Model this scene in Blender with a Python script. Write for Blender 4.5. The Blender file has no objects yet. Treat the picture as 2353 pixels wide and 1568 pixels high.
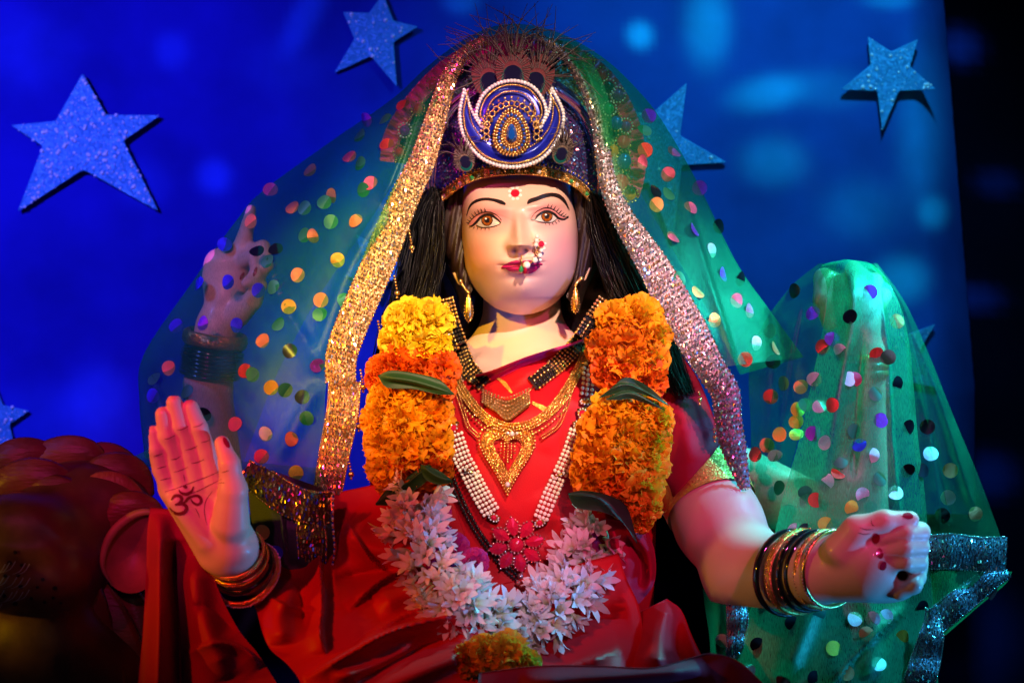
import bpy, math, random
import numpy as np
from mathutils import Vector, Matrix
from mathutils.bvhtree import BVHTree

# ------------------------------------------------------------------ camera, world, lamps
SC = bpy.context.scene
COL = SC.collection
S = 0.0006          # metres per measuring pixel on the plane of the face
D = 2.6             # camera to that plane
ZC = 0.80           # camera height
CAM = np.array([0.0, -D, ZC])

def W(px, py, y=0.0):
    px = np.asarray(px, float); y = np.asarray(y, float); k = (D + y) / D * S
    return np.stack(np.broadcast_arrays((px - 1176.0) * k, y, ZC + (784.0 - py) * k), -1)

cam = bpy.data.cameras.new('camera'); camo = bpy.data.objects.new('camera', cam); COL.objects.link(camo)
camo.location = CAM; camo.rotation_euler = (math.pi / 2, 0, 0)
cam.sensor_width = 36.0; cam.lens = 36.0 * D / (2352 * S)
cam.clip_start = 0.05; cam.clip_end = 50
cam.dof.use_dof = True; cam.dof.focus_distance = D - 0.04; cam.dof.aperture_fstop = 4.0
SC.camera = camo

wd = bpy.data.worlds.new('World'); SC.world = wd; wd.use_nodes = True
bg = wd.node_tree.nodes['Background']
bg.inputs[0].default_value = (0.05, 0.06, 0.22, 1); bg.inputs[1].default_value = 0.03
SC.view_settings.view_transform = 'Standard'
SC.view_settings.look = 'None'; SC.view_settings.gamma = 1.0; SC.view_settings.exposure = 0.15
SC.view_settings.use_curve_mapping = False
SC.cycles.transparent_max_bounces = 24; SC.cycles.max_bounces = 8
SC.cycles.diffuse_bounces = 3; SC.cycles.glossy_bounces = 3; SC.cycles.transmission_bounces = 4
SC.cycles.sample_clamp_indirect = 4.0
SC.cycles.caustics_reflective = False; SC.cycles.caustics_refractive = False

def spot(loc, target, color, power, size=30, blend=0.5, radius=0.03):
    l = bpy.data.lights.new('stage_or_fill_lamp', 'SPOT'); l.energy = power; l.color = color
    l.spot_size = math.radians(size); l.spot_blend = blend; l.shadow_soft_size = radius
    o = bpy.data.objects.new('stage_or_fill_lamp', l); COL.objects.link(o)
    o.location = (loc[0], loc[1], loc[2] + ZC)
    d = Vector(target) - Vector(o.location); o.rotation_euler = d.to_track_quat('-Z', 'Y').to_euler()
    return o

# the stage lamps: coloured par cans in front, to the sides and over the backdrop, plus added fills
FACE = W(1200, 560, 0)
spot((0.62, -2.5, 1.45), W(1195, 640), (1.0, 0.66, 0.47), 600, 13.5, 0.7, 0.025)        # peach key from above
spot((-1.25, -2.3, 1.20), W(905, 770), (1.0, 0.58, 0.03), 330, 10, 0.9, 0.03)         # yellow from upper left
spot((1.10, -2.5, 1.05), W(1640, 1010), (1.0, 0.06, 0.33), 200, 14, 0.8, 0.03)         # pink from upper right
spot((-1.05, -2.2, -0.55), W(1140, 780), (1.0, 0.28, 0.0), 40, 13, 0.8, 0.04)         # amber from low left
spot((-0.60, -2.6, 0.85), W(470, 930), (1.0, 0.015, 0.36), 95, 15, 0.8, 0.04)          # magenta on the raised hands
spot((-0.95, -2.5, 1.00), W(1000, 230), (1.0, 0.03, 0.45), 190, 7, 0.9, 0.03)          # magenta on the crown side
spot((-2.2, -0.9, 0.05), W(480, 1080, -.25), (1.0, 0.52, 0.0), 42, 20, 0.7, 0.04)      # yellow grazing the palm
spot((1.45, -0.12, 0.95), W(2080, 1060, 0.05), (0.06, 0.50, 0.95), 140, 36, 0.6, 0.05) # cyan on the shawl
spot((0.95, -1.7, -0.45), W(1310, 690), (0.10, 0.20, 1.0), 85, 8, 0.9, 0.03)           # blue on the jaw
spot((-1.55, -1.9, 0.80), W(930, 1330, -.1), (1.0, 0.03, 0.01), 105, 16, 0.9, 0.03)    # red across the lap
spot((-1.5, -1.0, 1.10), W(180, 520, 0.58), (0.12, 0.11, 1.0), 225, 50, 1.0, 0.10)      # deep blue on the backdrop
spot((0.55, -0.25, 1.40), W(1720, 380, 0.58), (0.06, 0.50, 1.0), 76, 62, 1.0, 0.10)    # azure on the backdrop
spot((0.1, -3.2, 0.5), W(1200, 700, 0.3), (1.0, 0.92, 0.85), 4, 40, 0.8, 0.02)         # faint white fill added behind the camera for glints on the glitter
spot((1.90, -0.50, -0.75), W(1900, 1350, -0.22), (0.02, 0.36, 1.0), 110, 17, 0.6, 0.04) # blue under the fist
spot((0.25, -2.7, 0.55), W(1170, 1310, -0.1), (1.0, 0.62, 0.78), 150, 6.4, 0.9, 0.03)       # lavender fill added to brighten the tuberoses
spot((-0.85, -2.5, 0.95), W(530, 640, 0.1), (1.0, 0.16, 0.30), 150, 7, 0.9, 0.03)         # rose fill added to brighten the pointing hand
spot((1.20, 0.38, 0.75), W(2010, 1080, 0.03), (0.03, 0.80, 0.80), 150, 44, 0.6, 0.05)     # green backlight added behind the shawl to brighten it

# ------------------------------------------------------------------ helpers
RNG = np.random.default_rng(7); random.seed(7)

def put(name, me, mat=None, parent=None):
    o = bpy.data.objects.new(name, me); COL.objects.link(o)
    if mat is not None and len(me.materials) == 0: me.materials.append(mat)
    if parent is not None: o.parent = parent
    return o

def mkmesh(name, V, F, smooth=True):
    me = bpy.data.meshes.new(name)
    V = np.asarray(V, dtype=np.float32)
    if isinstance(F, np.ndarray):
        n, k = F.shape
        me.vertices.add(len(V)); me.vertices.foreach_set('co', V.ravel())
        me.loops.add(n * k); me.loops.foreach_set('vertex_index', F.astype(np.int32).ravel())
        me.polygons.add(n); me.polygons.foreach_set('loop_start', (np.arange(n) * k).astype(np.int32))
        me.update(calc_edges=True)
    else:
        me.from_pydata([tuple(map(float, v)) for v in V], [], [tuple(int(i) for i in f) for f in F])
    if smooth: me.polygons.foreach_set('use_smooth', np.ones(len(me.polygons), dtype=bool))
    me.update()
    return me

def mk(name, V, F, mat=None, parent=None, smooth=True):
    return put(name, mkmesh(name, V, F, smooth), mat, parent)

class MB:
    """collects shapes for one mesh"""
    def __init__(s): s.V = []; s.F = []; s.n = 0; s.M = []
    def add(s, V, F, m=0):
        V = np.asarray(V, dtype=float); s.V.append(V)
        for f in F: s.F.append(tuple(int(i) + s.n for i in f)); s.M.append(m)
        s.n += len(V); return s
    def build(s, name, mat, parent=None, smooth=True):
        me = mkmesh(name, np.concatenate(s.V), s.F, smooth)
        if isinstance(mat, (list, tuple)):
            for x in mat: me.materials.append(x)
            me.polygons.foreach_set('material_index', np.array(s.M, dtype=np.int32))
            return put(name, me, None, parent)
        return put(name, me, mat, parent)

def empty(name, loc, label=None, cat=None, group=None):
    o = bpy.data.objects.new(name, None); COL.objects.link(o); o.empty_display_size = 0.02
    o.location = tuple(float(v) for v in loc)
    if label: tag(o, label, cat, group)
    return o

def tag(o, label, cat=None, group=None):
    o['label'] = label
    if cat: o['category'] = cat
    if group: o['group'] = group
    return o

def adopt(parent):
    """parent keeps its place; children built in world coordinates stay where they are"""
    bpy.context.view_layer.update()
    inv = Matrix.Translation(-Vector(parent.location))
    for c in parent.children: c.matrix_parent_inverse = inv

def nrm(v):
    v = np.asarray(v, float); l = np.linalg.norm(v, axis=-1, keepdims=True); return v / np.maximum(l, 1e-12)

def resample(P, n):
    P = np.asarray(P, float); d = np.r_[0, np.cumsum(np.linalg.norm(np.diff(P[:, :], axis=0), axis=1))]
    t = np.linspace(0, d[-1], n)
    return np.stack([np.interp(t, d, P[:, k]) for k in range(P.shape[1])], 1)

def spline(P, n):
    """Catmull-Rom through P (any dimension), n even samples"""
    P = np.asarray(P, float); Q = np.vstack([2 * P[0] - P[1], P, 2 * P[-1] - P[-2]])
    out = []
    for i in range(len(P) - 1):
        p0, p1, p2, p3 = Q[i], Q[i + 1], Q[i + 2], Q[i + 3]
        for t in np.linspace(0, 1, 16, endpoint=False):
            out.append(0.5 * ((2 * p1) + (-p0 + p2) * t + (2 * p0 - 5 * p1 + 4 * p2 - p3) * t * t + (-p0 + 3 * p1 - 3 * p2 + p3) * t ** 3))
    out.append(P[-1]); return resample(np.array(out), n)

def gridF(nu, nv, wrap=False, off=0):
    """quads of a grid stored row-major (nu rows of nv)"""
    i, j = np.meshgrid(np.arange(nu - 1), np.arange(nv if wrap else nv - 1), indexing='ij')
    j2 = (j + 1) % nv
    return np.stack([i * nv + j, i * nv + j2, (i + 1) * nv + j2, (i + 1) * nv + j], -1).reshape(-1, 4) + off

def tube(P, R, n=8, caps=True):
    P = np.asarray(P, float); m = len(P); R = np.broadcast_to(np.asarray(R, float), (m,))
    T = nrm(np.gradient(P, axis=0)); a = np.array([0, 0, 1.0]) if abs(T[0][2]) < 0.9 else np.array([1.0, 0, 0])
    N = np.zeros_like(P); N[0] = nrm(np.cross(T[0], a))
    for i in range(1, m):
        v = N[i - 1] - T[i] * np.dot(N[i - 1], T[i]); N[i] = nrm(v)
    B = np.cross(T, N); th = np.linspace(0, 2 * np.pi, n, endpoint=False)
    V = (P[:, None] + R[:, None, None] * (np.cos(th)[None, :, None] * N[:, None] + np.sin(th)[None, :, None] * B[:, None])).reshape(-1, 3)
    F = [tuple(f) for f in gridF(m, n, True)]
    if caps: F += [tuple(range(n))[::-1], tuple(range((m - 1) * n, m * n))]
    return V, F

def _sphere(nu, nv):
    V = [(0, 0, 1.0)]
    for i in range(1, nu):
        a = math.pi * i / nu
        for j in range(nv):
            b = 2 * math.pi * j / nv; V.append((math.sin(a) * math.cos(b), math.sin(a) * math.sin(b), math.cos(a)))
    V.append((0, 0, -1.0)); F = []
    for j in range(nv): F.append((0, 1 + j, 1 + (j + 1) % nv))
    for i in range(nu - 2):
        for j in range(nv):
            a = 1 + i * nv; F.append((a + j, a + nv + j, a + nv + (j + 1) % nv, a + (j + 1) % nv))
    a = 1 + (nu - 2) * nv
    for j in range(nv): F.append((a + j, len(V) - 1, a + (j + 1) % nv))
    return np.array(V), F
SPH = _sphere(5, 8); SPHL = _sphere(4, 6); SPHH = _sphere(12, 20)

def ball(mb, c, r, sph=None, m=0):
    V, F = sph or SPH
    mb.add(V * np.asarray(r) + np.asarray(c), F, m)

def box(mb, c, ax, ay, az, m=0):
    """box with half-axis vectors"""
    c, ax, ay, az = map(np.asarray, (c, ax, ay, az))
    V = [c + i * ax + j * ay + k * az for k in (-1, 1) for j in (-1, 1) for i in (-1, 1)]
    mb.add(V, [(0, 2, 3, 1), (4, 5, 7, 6), (0, 1, 5, 4), (2, 6, 7, 3), (0, 4, 6, 2), (1, 3, 7, 5)], m)

def disc(mb, c, n, r, k=14, dome=0.0, m=0, ry=None, up=None):
    c = np.asarray(c, float); n = nrm(n); a = np.array([0, 0, 1.0]) if up is None else np.asarray(up, float)
    v = nrm(a - n * np.dot(a, n)); u = np.cross(v, n); ry = r if ry is None else ry
    th = np.linspace(0, 2 * np.pi, k, endpoint=False)
    rim = c + np.cos(th)[:, None] * u * r + np.sin(th)[:, None] * v * ry
    mid = c + 0.6 * (np.cos(th)[:, None] * u * r + np.sin(th)[:, None] * v * ry) + n * dome * 0.64
    V = np.vstack([rim, mid, c + n * dome])
    F = [(i, (i + 1) % k, k + (i + 1) % k, k + i) for i in range(k)] + [(k + i, k + (i + 1) % k, 2 * k) for i in range(k)]
    mb.add(V, F, m)

# signed distance shapes and a surface-net mesher
def sd_cone(P, a, b, ra, rb, sy=1.0):
    a = np.asarray(a, float); b = np.asarray(b, float)
    k = np.array([1, sy, 1.0]); ba = (b - a) * k; pa = (P - a) * k
    t = np.clip((pa @ ba) / max(ba @ ba, 1e-12), 0, 1)
    return np.linalg.norm(pa - t[..., None] * ba, axis=-1) - (ra + (rb - ra) * t)
def sd_ell(P, c, r, rot=None):
    q = P - np.asarray(c, float)
    if rot is not None: q = q @ rot
    r = np.asarray(r, float); k0 = np.linalg.norm(q / r, axis=-1); k1 = np.linalg.norm(q / (r * r), axis=-1)
    return k0 * (k0 - 1.0) / np.maximum(k1, 1e-9)
def smin(a, b, k):
    h = np.clip(0.5 + 0.5 * (b - a) / k, 0, 1); return b + (a - b) * h - k * h * (1 - h)
def smax(a, b, k): return -smin(-a, -b, k)

def surfnet(fn, lo, hi, h, smooth=2):
    lo = np.asarray(lo, float); hi = np.asarray(hi, float); n = np.ceil((hi - lo) / h).astype(int) + 1
    ax = [lo[k] + h * np.arange(n[k]) for k in range(3)]
    f = np.empty(tuple(n), dtype=np.float32)
    for i in range(0, n[0], 24):
        X, Y, Z = np.meshgrid(ax[0][i:i + 24], ax[1], ax[2], indexing='ij')
        f[i:i + 24] = fn(np.stack([X, Y, Z], -1))
    ins = f < 0
    c8 = [(i, j, k) for i in (0, 1) for j in (0, 1) for k in (0, 1)]
    sl = lambda A, o: A[o[0]:n[0] - 1 + o[0], o[1]:n[1] - 1 + o[1], o[2]:n[2] - 1 + o[2]]
    cnt = sum(sl(ins, o).astype(np.int8) for o in c8); act = (cnt > 0) & (cnt < 8)
    idx = -np.ones(act.shape, dtype=np.int64); cells = np.argwhere(act); idx[act] = np.arange(len(cells))
    acc = np.zeros((len(cells), 3)); num = np.zeros(len(cells))
    cv = {o: f[cells[:, 0] + o[0], cells[:, 1] + o[1], cells[:, 2] + o[2]] for o in c8}
    for a in c8:
        for d in range(3):
            if a[d] == 0:
                b = list(a); b[d] = 1; b = tuple(b); va, vb = cv[a], cv[b]; m = (va < 0) != (vb < 0)
                t = va / np.where(m, va - vb, 1.0); p = np.array(a, float)[None] + np.zeros((len(cells), 3)); p[:, d] = t
                acc[m] += p[m]; num[m] += 1
    V = lo + h * (cells + acc / num[:, None]); F = []
    for d in range(3):
        e = [slice(None)] * 3; e2 = list(e); e[d] = slice(0, n[d] - 1); e2[d] = slice(1, n[d])
        A = ins[tuple(e)]; B = ins[tuple(e2)]; x = np.argwhere(A != B); u, v = (d + 1) % 3, (d + 2) % 3
        ok = (x[:, u] > 0) & (x[:, v] > 0) & (x[:, u] < n[u] - 1) & (x[:, v] < n[v] - 1); x = x[ok]
        flip = ~A[tuple(x.T)]
        def cell(du, dv):
            y = x.copy(); y[:, u] -= du; y[:, v] -= dv; return idx[tuple(y.T)]
        q = np.stack([cell(1, 1), cell(0, 1), cell(0, 0), cell(1, 0)], 1); q[flip] = q[flip][:, ::-1]; F.append(q)
    F = np.concatenate(F)
    for _ in range(smooth):
        s = np.zeros_like(V); c = np.zeros(len(V))
        for a, b in ((0, 1), (1, 2), (2, 3), (3, 0)):
            np.add.at(s, F[:, a], V[F[:, b]]); np.add.at(s, F[:, b], V[F[:, a]]); np.add.at(c, F[:, a], 1); np.add.at(c, F[:, b], 1)
        V = 0.5 * V + 0.5 * s / c[:, None]
    return V, F

def smooth01(x): x = np.clip(x, 0, 1); return x * x * (3 - 2 * x)

# rays from the camera point, used to lay flat paint and jewellery on the surfaces below
class Skin:
    def __init__(s): s.t = []
    def add(s, V, F): s.t.append(BVHTree.FromPolygons([tuple(v) for v in np.asarray(V, float)], [tuple(int(i) for i in f) for f in F])); return s
    def hit(s, px, py, default=0.0):
        d = Vector(W(px, py, 0) - CAM).normalized(); best = None
        for t in s.t:
            p, n, i, dist = t.ray_cast(Vector(CAM), d)
            if p is not None and (best is None or dist < best[2]): best = (np.array(p), np.array(n), dist)
        if best is None: return W(px, py, default), np.array([0, -1.0, 0])
        n = best[1]
        if n @ np.array(d) > 0: n = -n
        return best[0], n
    def at(s, px, py, off=0.0, default=0.0):
        p, n = s.hit(px, py, default); return p + n * off
    def toward(s, px, py, off, default=0.0):
        p, n = s.hit(px, py, default); return p + nrm(CAM - p) * off

def band(skin, up, lo, off, nu=24, nv=5, default=0.0):
    """paint between two measured curves"""
    A = spline(up, nu); B = spline(lo, nu); V = []
    for i in range(nu):
        for j in range(nv):
            q = A[i] + (B[i] - A[i]) * j / (nv - 1); V.append(skin.toward(q[0], q[1], off, default))
    return np.array(V), [tuple(f) for f in gridF(nu, nv)]

def stroke(skin, pts, w, off, n=None, default=0.0):
    """painted line; w half width (or list along the line)"""
    n = n or max(6, len(pts) * 5); P = spline(pts, n); T = nrm(np.gradient(P, axis=0)); N = np.stack([-T[:, 1], T[:, 0]], 1)
    w = np.interp(np.linspace(0, 1, n), np.linspace(0, 1, len(w)), w) if np.ndim(w) else np.full(n, w)
    V = []
    for i in range(n):
        for s in (-1, 0, 1): q = P[i] + N[i] * w[i] * s; V.append(skin.toward(q[0], q[1], off, default))
    return np.array(V), [tuple(f) for f in gridF(n, 3)]

def spotpaint(skin, cx, cy, rx, ry, off, k=16, ang=0.0, default=0.0):
    V = [skin.toward(cx, cy, off, default)]; c, s = math.cos(ang), math.sin(ang)
    for r in (0.5, 1.0):
        for i in range(k):
            t = 2 * math.pi * i / k; a, b = r * rx * math.cos(t), r * ry * math.sin(t)
            V.append(skin.toward(cx + a * c - b * s, cy + a * s + b * c, off, default))
    F = [(0, 1 + i, 1 + (i + 1) % k) for i in range(k)] + [(1 + i, 1 + k + i, 1 + k + (i + 1) % k, 1 + (i + 1) % k) for i in range(k)]
    return np.array(V), F

# ------------------------------------------------------------------ materials
MATS = {}
def mat(name, color, rough=0.5, metal=0.0, coat=0.0, bump=0.0, bscale=200, var=0.0, vscale=30, spec=0.5, sheen=0.0, attr=None, alpha=1.0, trans=0.0, aniso=None):
    if name in MATS: return MATS[name]
    m = bpy.data.materials.new(name); m.use_nodes = True; nt = m.node_tree; b = nt.nodes['Principled BSDF']
    b.inputs['Base Color'].default_value = (*color, 1); b.inputs['Roughness'].default_value = rough
    b.inputs['Metallic'].default_value = metal; b.inputs['Coat Weight'].default_value = coat
    b.inputs['Specular IOR Level'].default_value = spec; b.inputs['Sheen Weight'].default_value = sheen
    b.inputs['Transmission Weight'].default_value = trans
    tc = nt.nodes.new('ShaderNodeTexCoord'); src = None
    if attr:
        a = nt.nodes.new('ShaderNodeAttribute'); a.attribute_name = attr; src = a.outputs['Color']
    if var:
        n = nt.nodes.new('ShaderNodeTexNoise'); n.inputs['Scale'].default_value = vscale; n.inputs['Detail'].default_value = 5
        nt.links.new(tc.outputs['Object'], n.inputs['Vector'])
        mr = nt.nodes.new('ShaderNodeMapRange'); mr.inputs['From Min'].default_value = 0.3; mr.inputs['From Max'].default_value = 0.7
        mr.inputs['To Min'].default_value = 1 - var; mr.inputs['To Max'].default_value = 1 + var
        nt.links.new(n.outputs['Fac'], mr.inputs['Value'])
        h = nt.nodes.new('ShaderNodeVectorMath'); h.operation = 'SCALE'
        if src: nt.links.new(src, h.inputs[0])
        else: h.inputs[0].default_value = color
        nt.links.new(mr.outputs[0], h.inputs['Scale']); src = h.outputs[0]
    if src: nt.links.new(src, b.inputs['Base Color'])
    if bump:
        n = nt.nodes.new('ShaderNodeTexNoise'); n.inputs['Scale'].default_value = bscale; n.inputs['Detail'].default_value = 4
        v = tc.outputs['Object']
        if aniso:
            mp = nt.nodes.new('ShaderNodeMapping'); mp.inputs['Scale'].default_value = aniso; nt.links.new(v, mp.inputs['Vector']); v = mp.outputs[0]
        nt.links.new(v, n.inputs['Vector'])
        bp = nt.nodes.new('ShaderNodeBump'); bp.inputs['Strength'].default_value = bump; bp.inputs['Distance'].default_value = 0.002
        nt.links.new(n.outputs['Fac'], bp.inputs['Height']); nt.links.new(bp.outputs[0], b.inputs['Normal'])
    MATS[name] = m; return m

def glitter(name, color, rough=0.3, metal=0.9, scale=900, strength=1.0, var=0.4):
    """foil of tiny facets: each cell of a voronoi tilts its own way"""
    if name in MATS: return MATS[name]
    m = mat(name, color, rough, metal); nt = m.node_tree; b = nt.nodes['Principled BSDF']
    tc = nt.nodes.new('ShaderNodeTexCoord'); v = nt.nodes.new('ShaderNodeTexVoronoi'); v.inputs['Scale'].default_value = scale
    nt.links.new(tc.outputs['Object'], v.inputs['Vector'])
    s = nt.nodes.new('ShaderNodeVectorMath'); s.operation = 'SUBTRACT'; nt.links.new(v.outputs['Color'], s.inputs[0]); s.inputs[1].default_value = (0.5, 0.5, 0.5)
    k = nt.nodes.new('ShaderNodeVectorMath'); k.operation = 'SCALE'; nt.links.new(s.outputs[0], k.inputs[0]); k.inputs['Scale'].default_value = strength
    g = nt.nodes.new('ShaderNodeNewGeometry'); a = nt.nodes.new('ShaderNodeVectorMath'); nt.links.new(g.outputs['Normal'], a.inputs[0]); nt.links.new(k.outputs[0], a.inputs[1])
    n = nt.nodes.new('ShaderNodeVectorMath'); n.operation = 'NORMALIZE'; nt.links.new(a.outputs[0], n.inputs[0]); nt.links.new(n.outputs[0], b.inputs['Normal'])
    if var:
        hs = nt.nodes.new('ShaderNodeHueSaturation'); hs.inputs['Color'].default_value = (*color, 1)
        sp = nt.nodes.new('ShaderNodeSeparateColor'); nt.links.new(v.outputs['Color'], sp.inputs[0])
        mr = nt.nodes.new('ShaderNodeMapRange'); mr.inputs['To Min'].default_value = 0.5 - var * 0.2; mr.inputs['To Max'].default_value = 0.5 + var * 0.2
        nt.links.new(sp.outputs[0], mr.inputs['Value']); nt.links.new(mr.outputs[0], hs.inputs['Hue'])
        nt.links.new(hs.outputs[0], b.inputs['Base Color'])
    return m

GOLD = mat('gold_plate', (0.95, 0.60, 0.17), 0.24, 1.0, bump=0.15, bscale=900)
GOLDB = mat('gold_beads', (1.0, 0.66, 0.22), 0.22, 0.95)
SILVER = mat('rhinestone', (0.92, 0.90, 0.95), 0.15, 0.35, coat=1.0)
PEARL = mat('pearl', (0.93, 0.84, 0.76), 0.22, 0.0, coat=1.0)
BLACKB = mat('black_bead', (0.012, 0.01, 0.012), 0.18, 0.0, coat=0.6)
RUBY = mat('ruby_stone', (0.55, 0.01, 0.05), 0.1, 0.0, coat=1.0)
EMERALD = mat('green_stone', (0.02, 0.30, 0.10), 0.1, 0.0, coat=1.0)
SAPPH = mat('blue_stone', (0.02, 0.10, 0.55), 0.08, 0.3, coat=1.0)
# ------------------------------------------------------------------ backdrop and stars
def attr_color(me, name, C):
    a = me.color_attributes.new(name, 'FLOAT_COLOR', 'POINT')
    a.data.foreach_set('color', np.concatenate([C, np.ones((len(C), 1))], 1).astype(np.float32).ravel())

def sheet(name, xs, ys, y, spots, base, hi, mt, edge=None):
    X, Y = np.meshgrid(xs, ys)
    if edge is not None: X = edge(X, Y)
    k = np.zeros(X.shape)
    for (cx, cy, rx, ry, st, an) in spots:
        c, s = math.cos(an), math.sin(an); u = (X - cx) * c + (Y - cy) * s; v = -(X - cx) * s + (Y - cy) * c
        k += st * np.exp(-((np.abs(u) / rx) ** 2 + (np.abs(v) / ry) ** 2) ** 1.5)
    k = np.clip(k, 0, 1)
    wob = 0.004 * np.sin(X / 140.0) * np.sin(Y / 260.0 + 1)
    if edge is not None: wob = wob + 0.10 * np.clip((X - (2168 + 72 * np.clip(Y / 900.0, 0, 1) - 95)) / 95.0, 0, 1) ** 2   # edge shaped to bend back so the light fades there
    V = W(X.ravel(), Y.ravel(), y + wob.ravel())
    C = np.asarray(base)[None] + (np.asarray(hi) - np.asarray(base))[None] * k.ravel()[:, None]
    C[:, 1] *= 0.18 + 1.1 * smooth01((X.ravel() - 450) / 1100.0)      # the lamps' change from deep blue to azure, put into the colour
    me = mkmesh(name, V, gridF(len(ys), len(xs))); attr_color(me, 'SheetColour', C)
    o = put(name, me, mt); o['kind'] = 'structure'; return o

M_SHEET = mat('backdrop_sheet', (0.1, 0.2, 0.7), 0.8, attr='SheetColour', spec=0.03, var=0.28, vscale=5, bump=0.1, bscale=300)
def edge_right(X, Y):
    lim = 2168 + 72 * np.clip(Y / 900.0, 0, 1); return np.minimum(X, lim)
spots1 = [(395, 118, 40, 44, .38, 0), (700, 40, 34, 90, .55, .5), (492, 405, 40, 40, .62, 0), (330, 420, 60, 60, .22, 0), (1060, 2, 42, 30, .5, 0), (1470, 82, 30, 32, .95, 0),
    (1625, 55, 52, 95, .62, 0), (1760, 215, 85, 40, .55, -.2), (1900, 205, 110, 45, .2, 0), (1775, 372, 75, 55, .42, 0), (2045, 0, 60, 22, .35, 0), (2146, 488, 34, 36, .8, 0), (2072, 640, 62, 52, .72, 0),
    (2120, 300, 60, 190, .3, 0), (230, 905, 70, 70, .4, 0), (60, 120, 120, 90, .2, 0), (640, 150, 90, 60, .12, 0), (1980, 480, 90, 70, .2, 0), (100, 980, 200, 90, .3, 0), (700, 760, 90, 60, .3, 0), (640, 960, 70, 60, .25, 0), (850, 420, 90, 110, .3, 0), (770, 620, 70, 90, .25, 0)]  # soft lighter blotches in the backdrop's colour
sheet('backdrop', np.r_[np.linspace(-260, 2060, 150), np.linspace(2070, 2245, 50)], np.linspace(-220, 1180, 116), 0.58, spots1, (0.012, 0.065, 0.36), (0.03, 0.50, 1.0), M_SHEET, edge_right)
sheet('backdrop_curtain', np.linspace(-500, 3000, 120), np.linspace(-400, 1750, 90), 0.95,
      [(2205, 105, 45, 40, .9, 0), (2240, 685, 60, 30, .35, 0), (2290, 420, 50, 30, .2, 0), (2270, 1090, 60, 50, .35, 0), (2240, 1480, 110, 120, .18, 0)], (0.0015, 0.002, 0.010), (0.03, 0.06, 0.5), M_SHEET)  # the curtain's faint blue lights are painted as spots of colour

M_STAR = glitter('star_glitter_foam', (0.05, 0.36, 0.64), 0.5, 0.15, 420, 0.5, 0.05)
M_SPARK = mat('star_sparkle', (0.95, 0.95, 0.95), 0.3, 0.0, coat=1.0)
def star(pts, label, nspark, y=0.570, th=0.004, seed=1):
    P = np.asarray(pts, float); rg = np.random.default_rng(seed)
    Q = []
    n = len(P)
    for i in range(n):           # round the tips and notches a little
        a, b, c = P[i - 1], P[i], P[(i + 1) % n]
        Q += [b + (a - b) * 0.05, b + (a - b) * 0.012 + (c - b) * 0.012, b + (c - b) * 0.05]
    Q = np.array(Q); m = len(Q); ctr = P.mean(0)
    inset = ctr + (Q - ctr) * (1 - 2.2 / np.maximum(np.linalg.norm(Q - ctr, axis=1), 1))[:, None]
    V = [W(q[0], q[1], y + th) for q in Q] + [W(q[0], q[1], y + 0.001) for q in Q] + [W(q[0], q[1], y) for q in inset] + [W(*ctr, y)]
    F = [(i, (i + 1) % m, m + (i + 1) % m, m + i) for i in range(m)] + [(m + i, m + (i + 1) % m, 2 * m + (i + 1) % m, 2 * m + i) for i in range(m)] + [(2 * m + i, 2 * m + (i + 1) % m, 3 * m) for i in range(m)]
    root = empty('glitter_star', W(*ctr, y + th), label, 'star', 'glitter stars on the backdrop')
    mk('foam_star', V, F, M_STAR, root, smooth=False)
    mb = MB(); k = 0
    def inside(p):
        c = False
        for i in range(n):
            a, b = P[i], P[i - 1]
            if (a[1] > p[1]) != (b[1] > p[1]) and p[0] < (b[0] - a[0]) * (p[1] - a[1]) / (b[1] - a[1]) + a[0]: c = not c
        return c
    lo, hi = P.min(0), P.max(0)
    while k < nspark:
        p = rg.uniform(lo, hi)
        if inside(p):
            r = (rg.uniform(0.4, 0.9) if rg.random() < 0.75 else rg.uniform(1.4, 2.8)) * 0.0014
            ball(mb, W(p[0], p[1], y), (r, r * 0.6, r), SPHL); k += 1
    o = mb.build('glitter_grains', M_SPARK, root); o['kind'] = 'stuff'
    adopt(root)

star([(190, 168), (244, 264), (368, 265), (284, 324), (365, 486), (192, 390), (40, 487), (98, 336), (25, 288), (128, 278)], 'largest glitter star, alone at far left of the blue backdrop', 520, seed=1)
star([(880, -14), (904, 48), (960, 62), (904, 98), (912, 200), (852, 130), (768, 168), (814, 90), (788, 28), (848, 30)], 'light blue glitter star cut by the top edge, left of the crown', 60, seed=2)
star([(1578, 190), (1562, 312), (1670, 373), (1566, 380), (1545, 560), (1490, 420), (1370, 450), (1440, 345), (1410, 262), (1500, 258)], 'blue glitter star half hidden behind the green veil right of the crown', 60, seed=3)
star([(1993, 84), (2047, 119), (2109, 90), (2091, 154), (2151, 206), (2065, 210), (2026, 302), (2015, 210), (1931, 206), (1999, 150)], 'light blue glitter star at upper right near the dark edge of the backdrop', 55, seed=4)
star([(2149, 744), (2112, 806), (2152, 890), (2082, 878), (2020, 930), (2034, 862), (1970, 820), (2030, 796), (2040, 712), (2082, 768)], 'blue glitter star behind the draped raised hand at right', 40, seed=5)
star([(68, 943), (22, 975), (40, 1045), (-22, 1010), (-80, 1045), (-62, 980), (-112, 935), (-45, 932), (-18, 870), (8, 930)], 'glitter star cut by the left edge above the lion mane', 90, seed=6)
star([(818, 538), (868, 566), (925, 540), (912, 596), (955, 640), (895, 645), (868, 700), (842, 643), (790, 635), (832, 592)], 'glitter star glimpsed through the green veil beside the gold ribbon', 40, seed=7)
# ------------------------------------------------------------------ the idol: painted body
SKINC = np.array([0.78, 0.51, 0.40])
px = lambda v: v * S
idol = empty('goddess_idol', W(1200, 1640, 0.05), 'seated painted goddess idol in red sari with palm raised and jewelled crown', 'statue')

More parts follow.
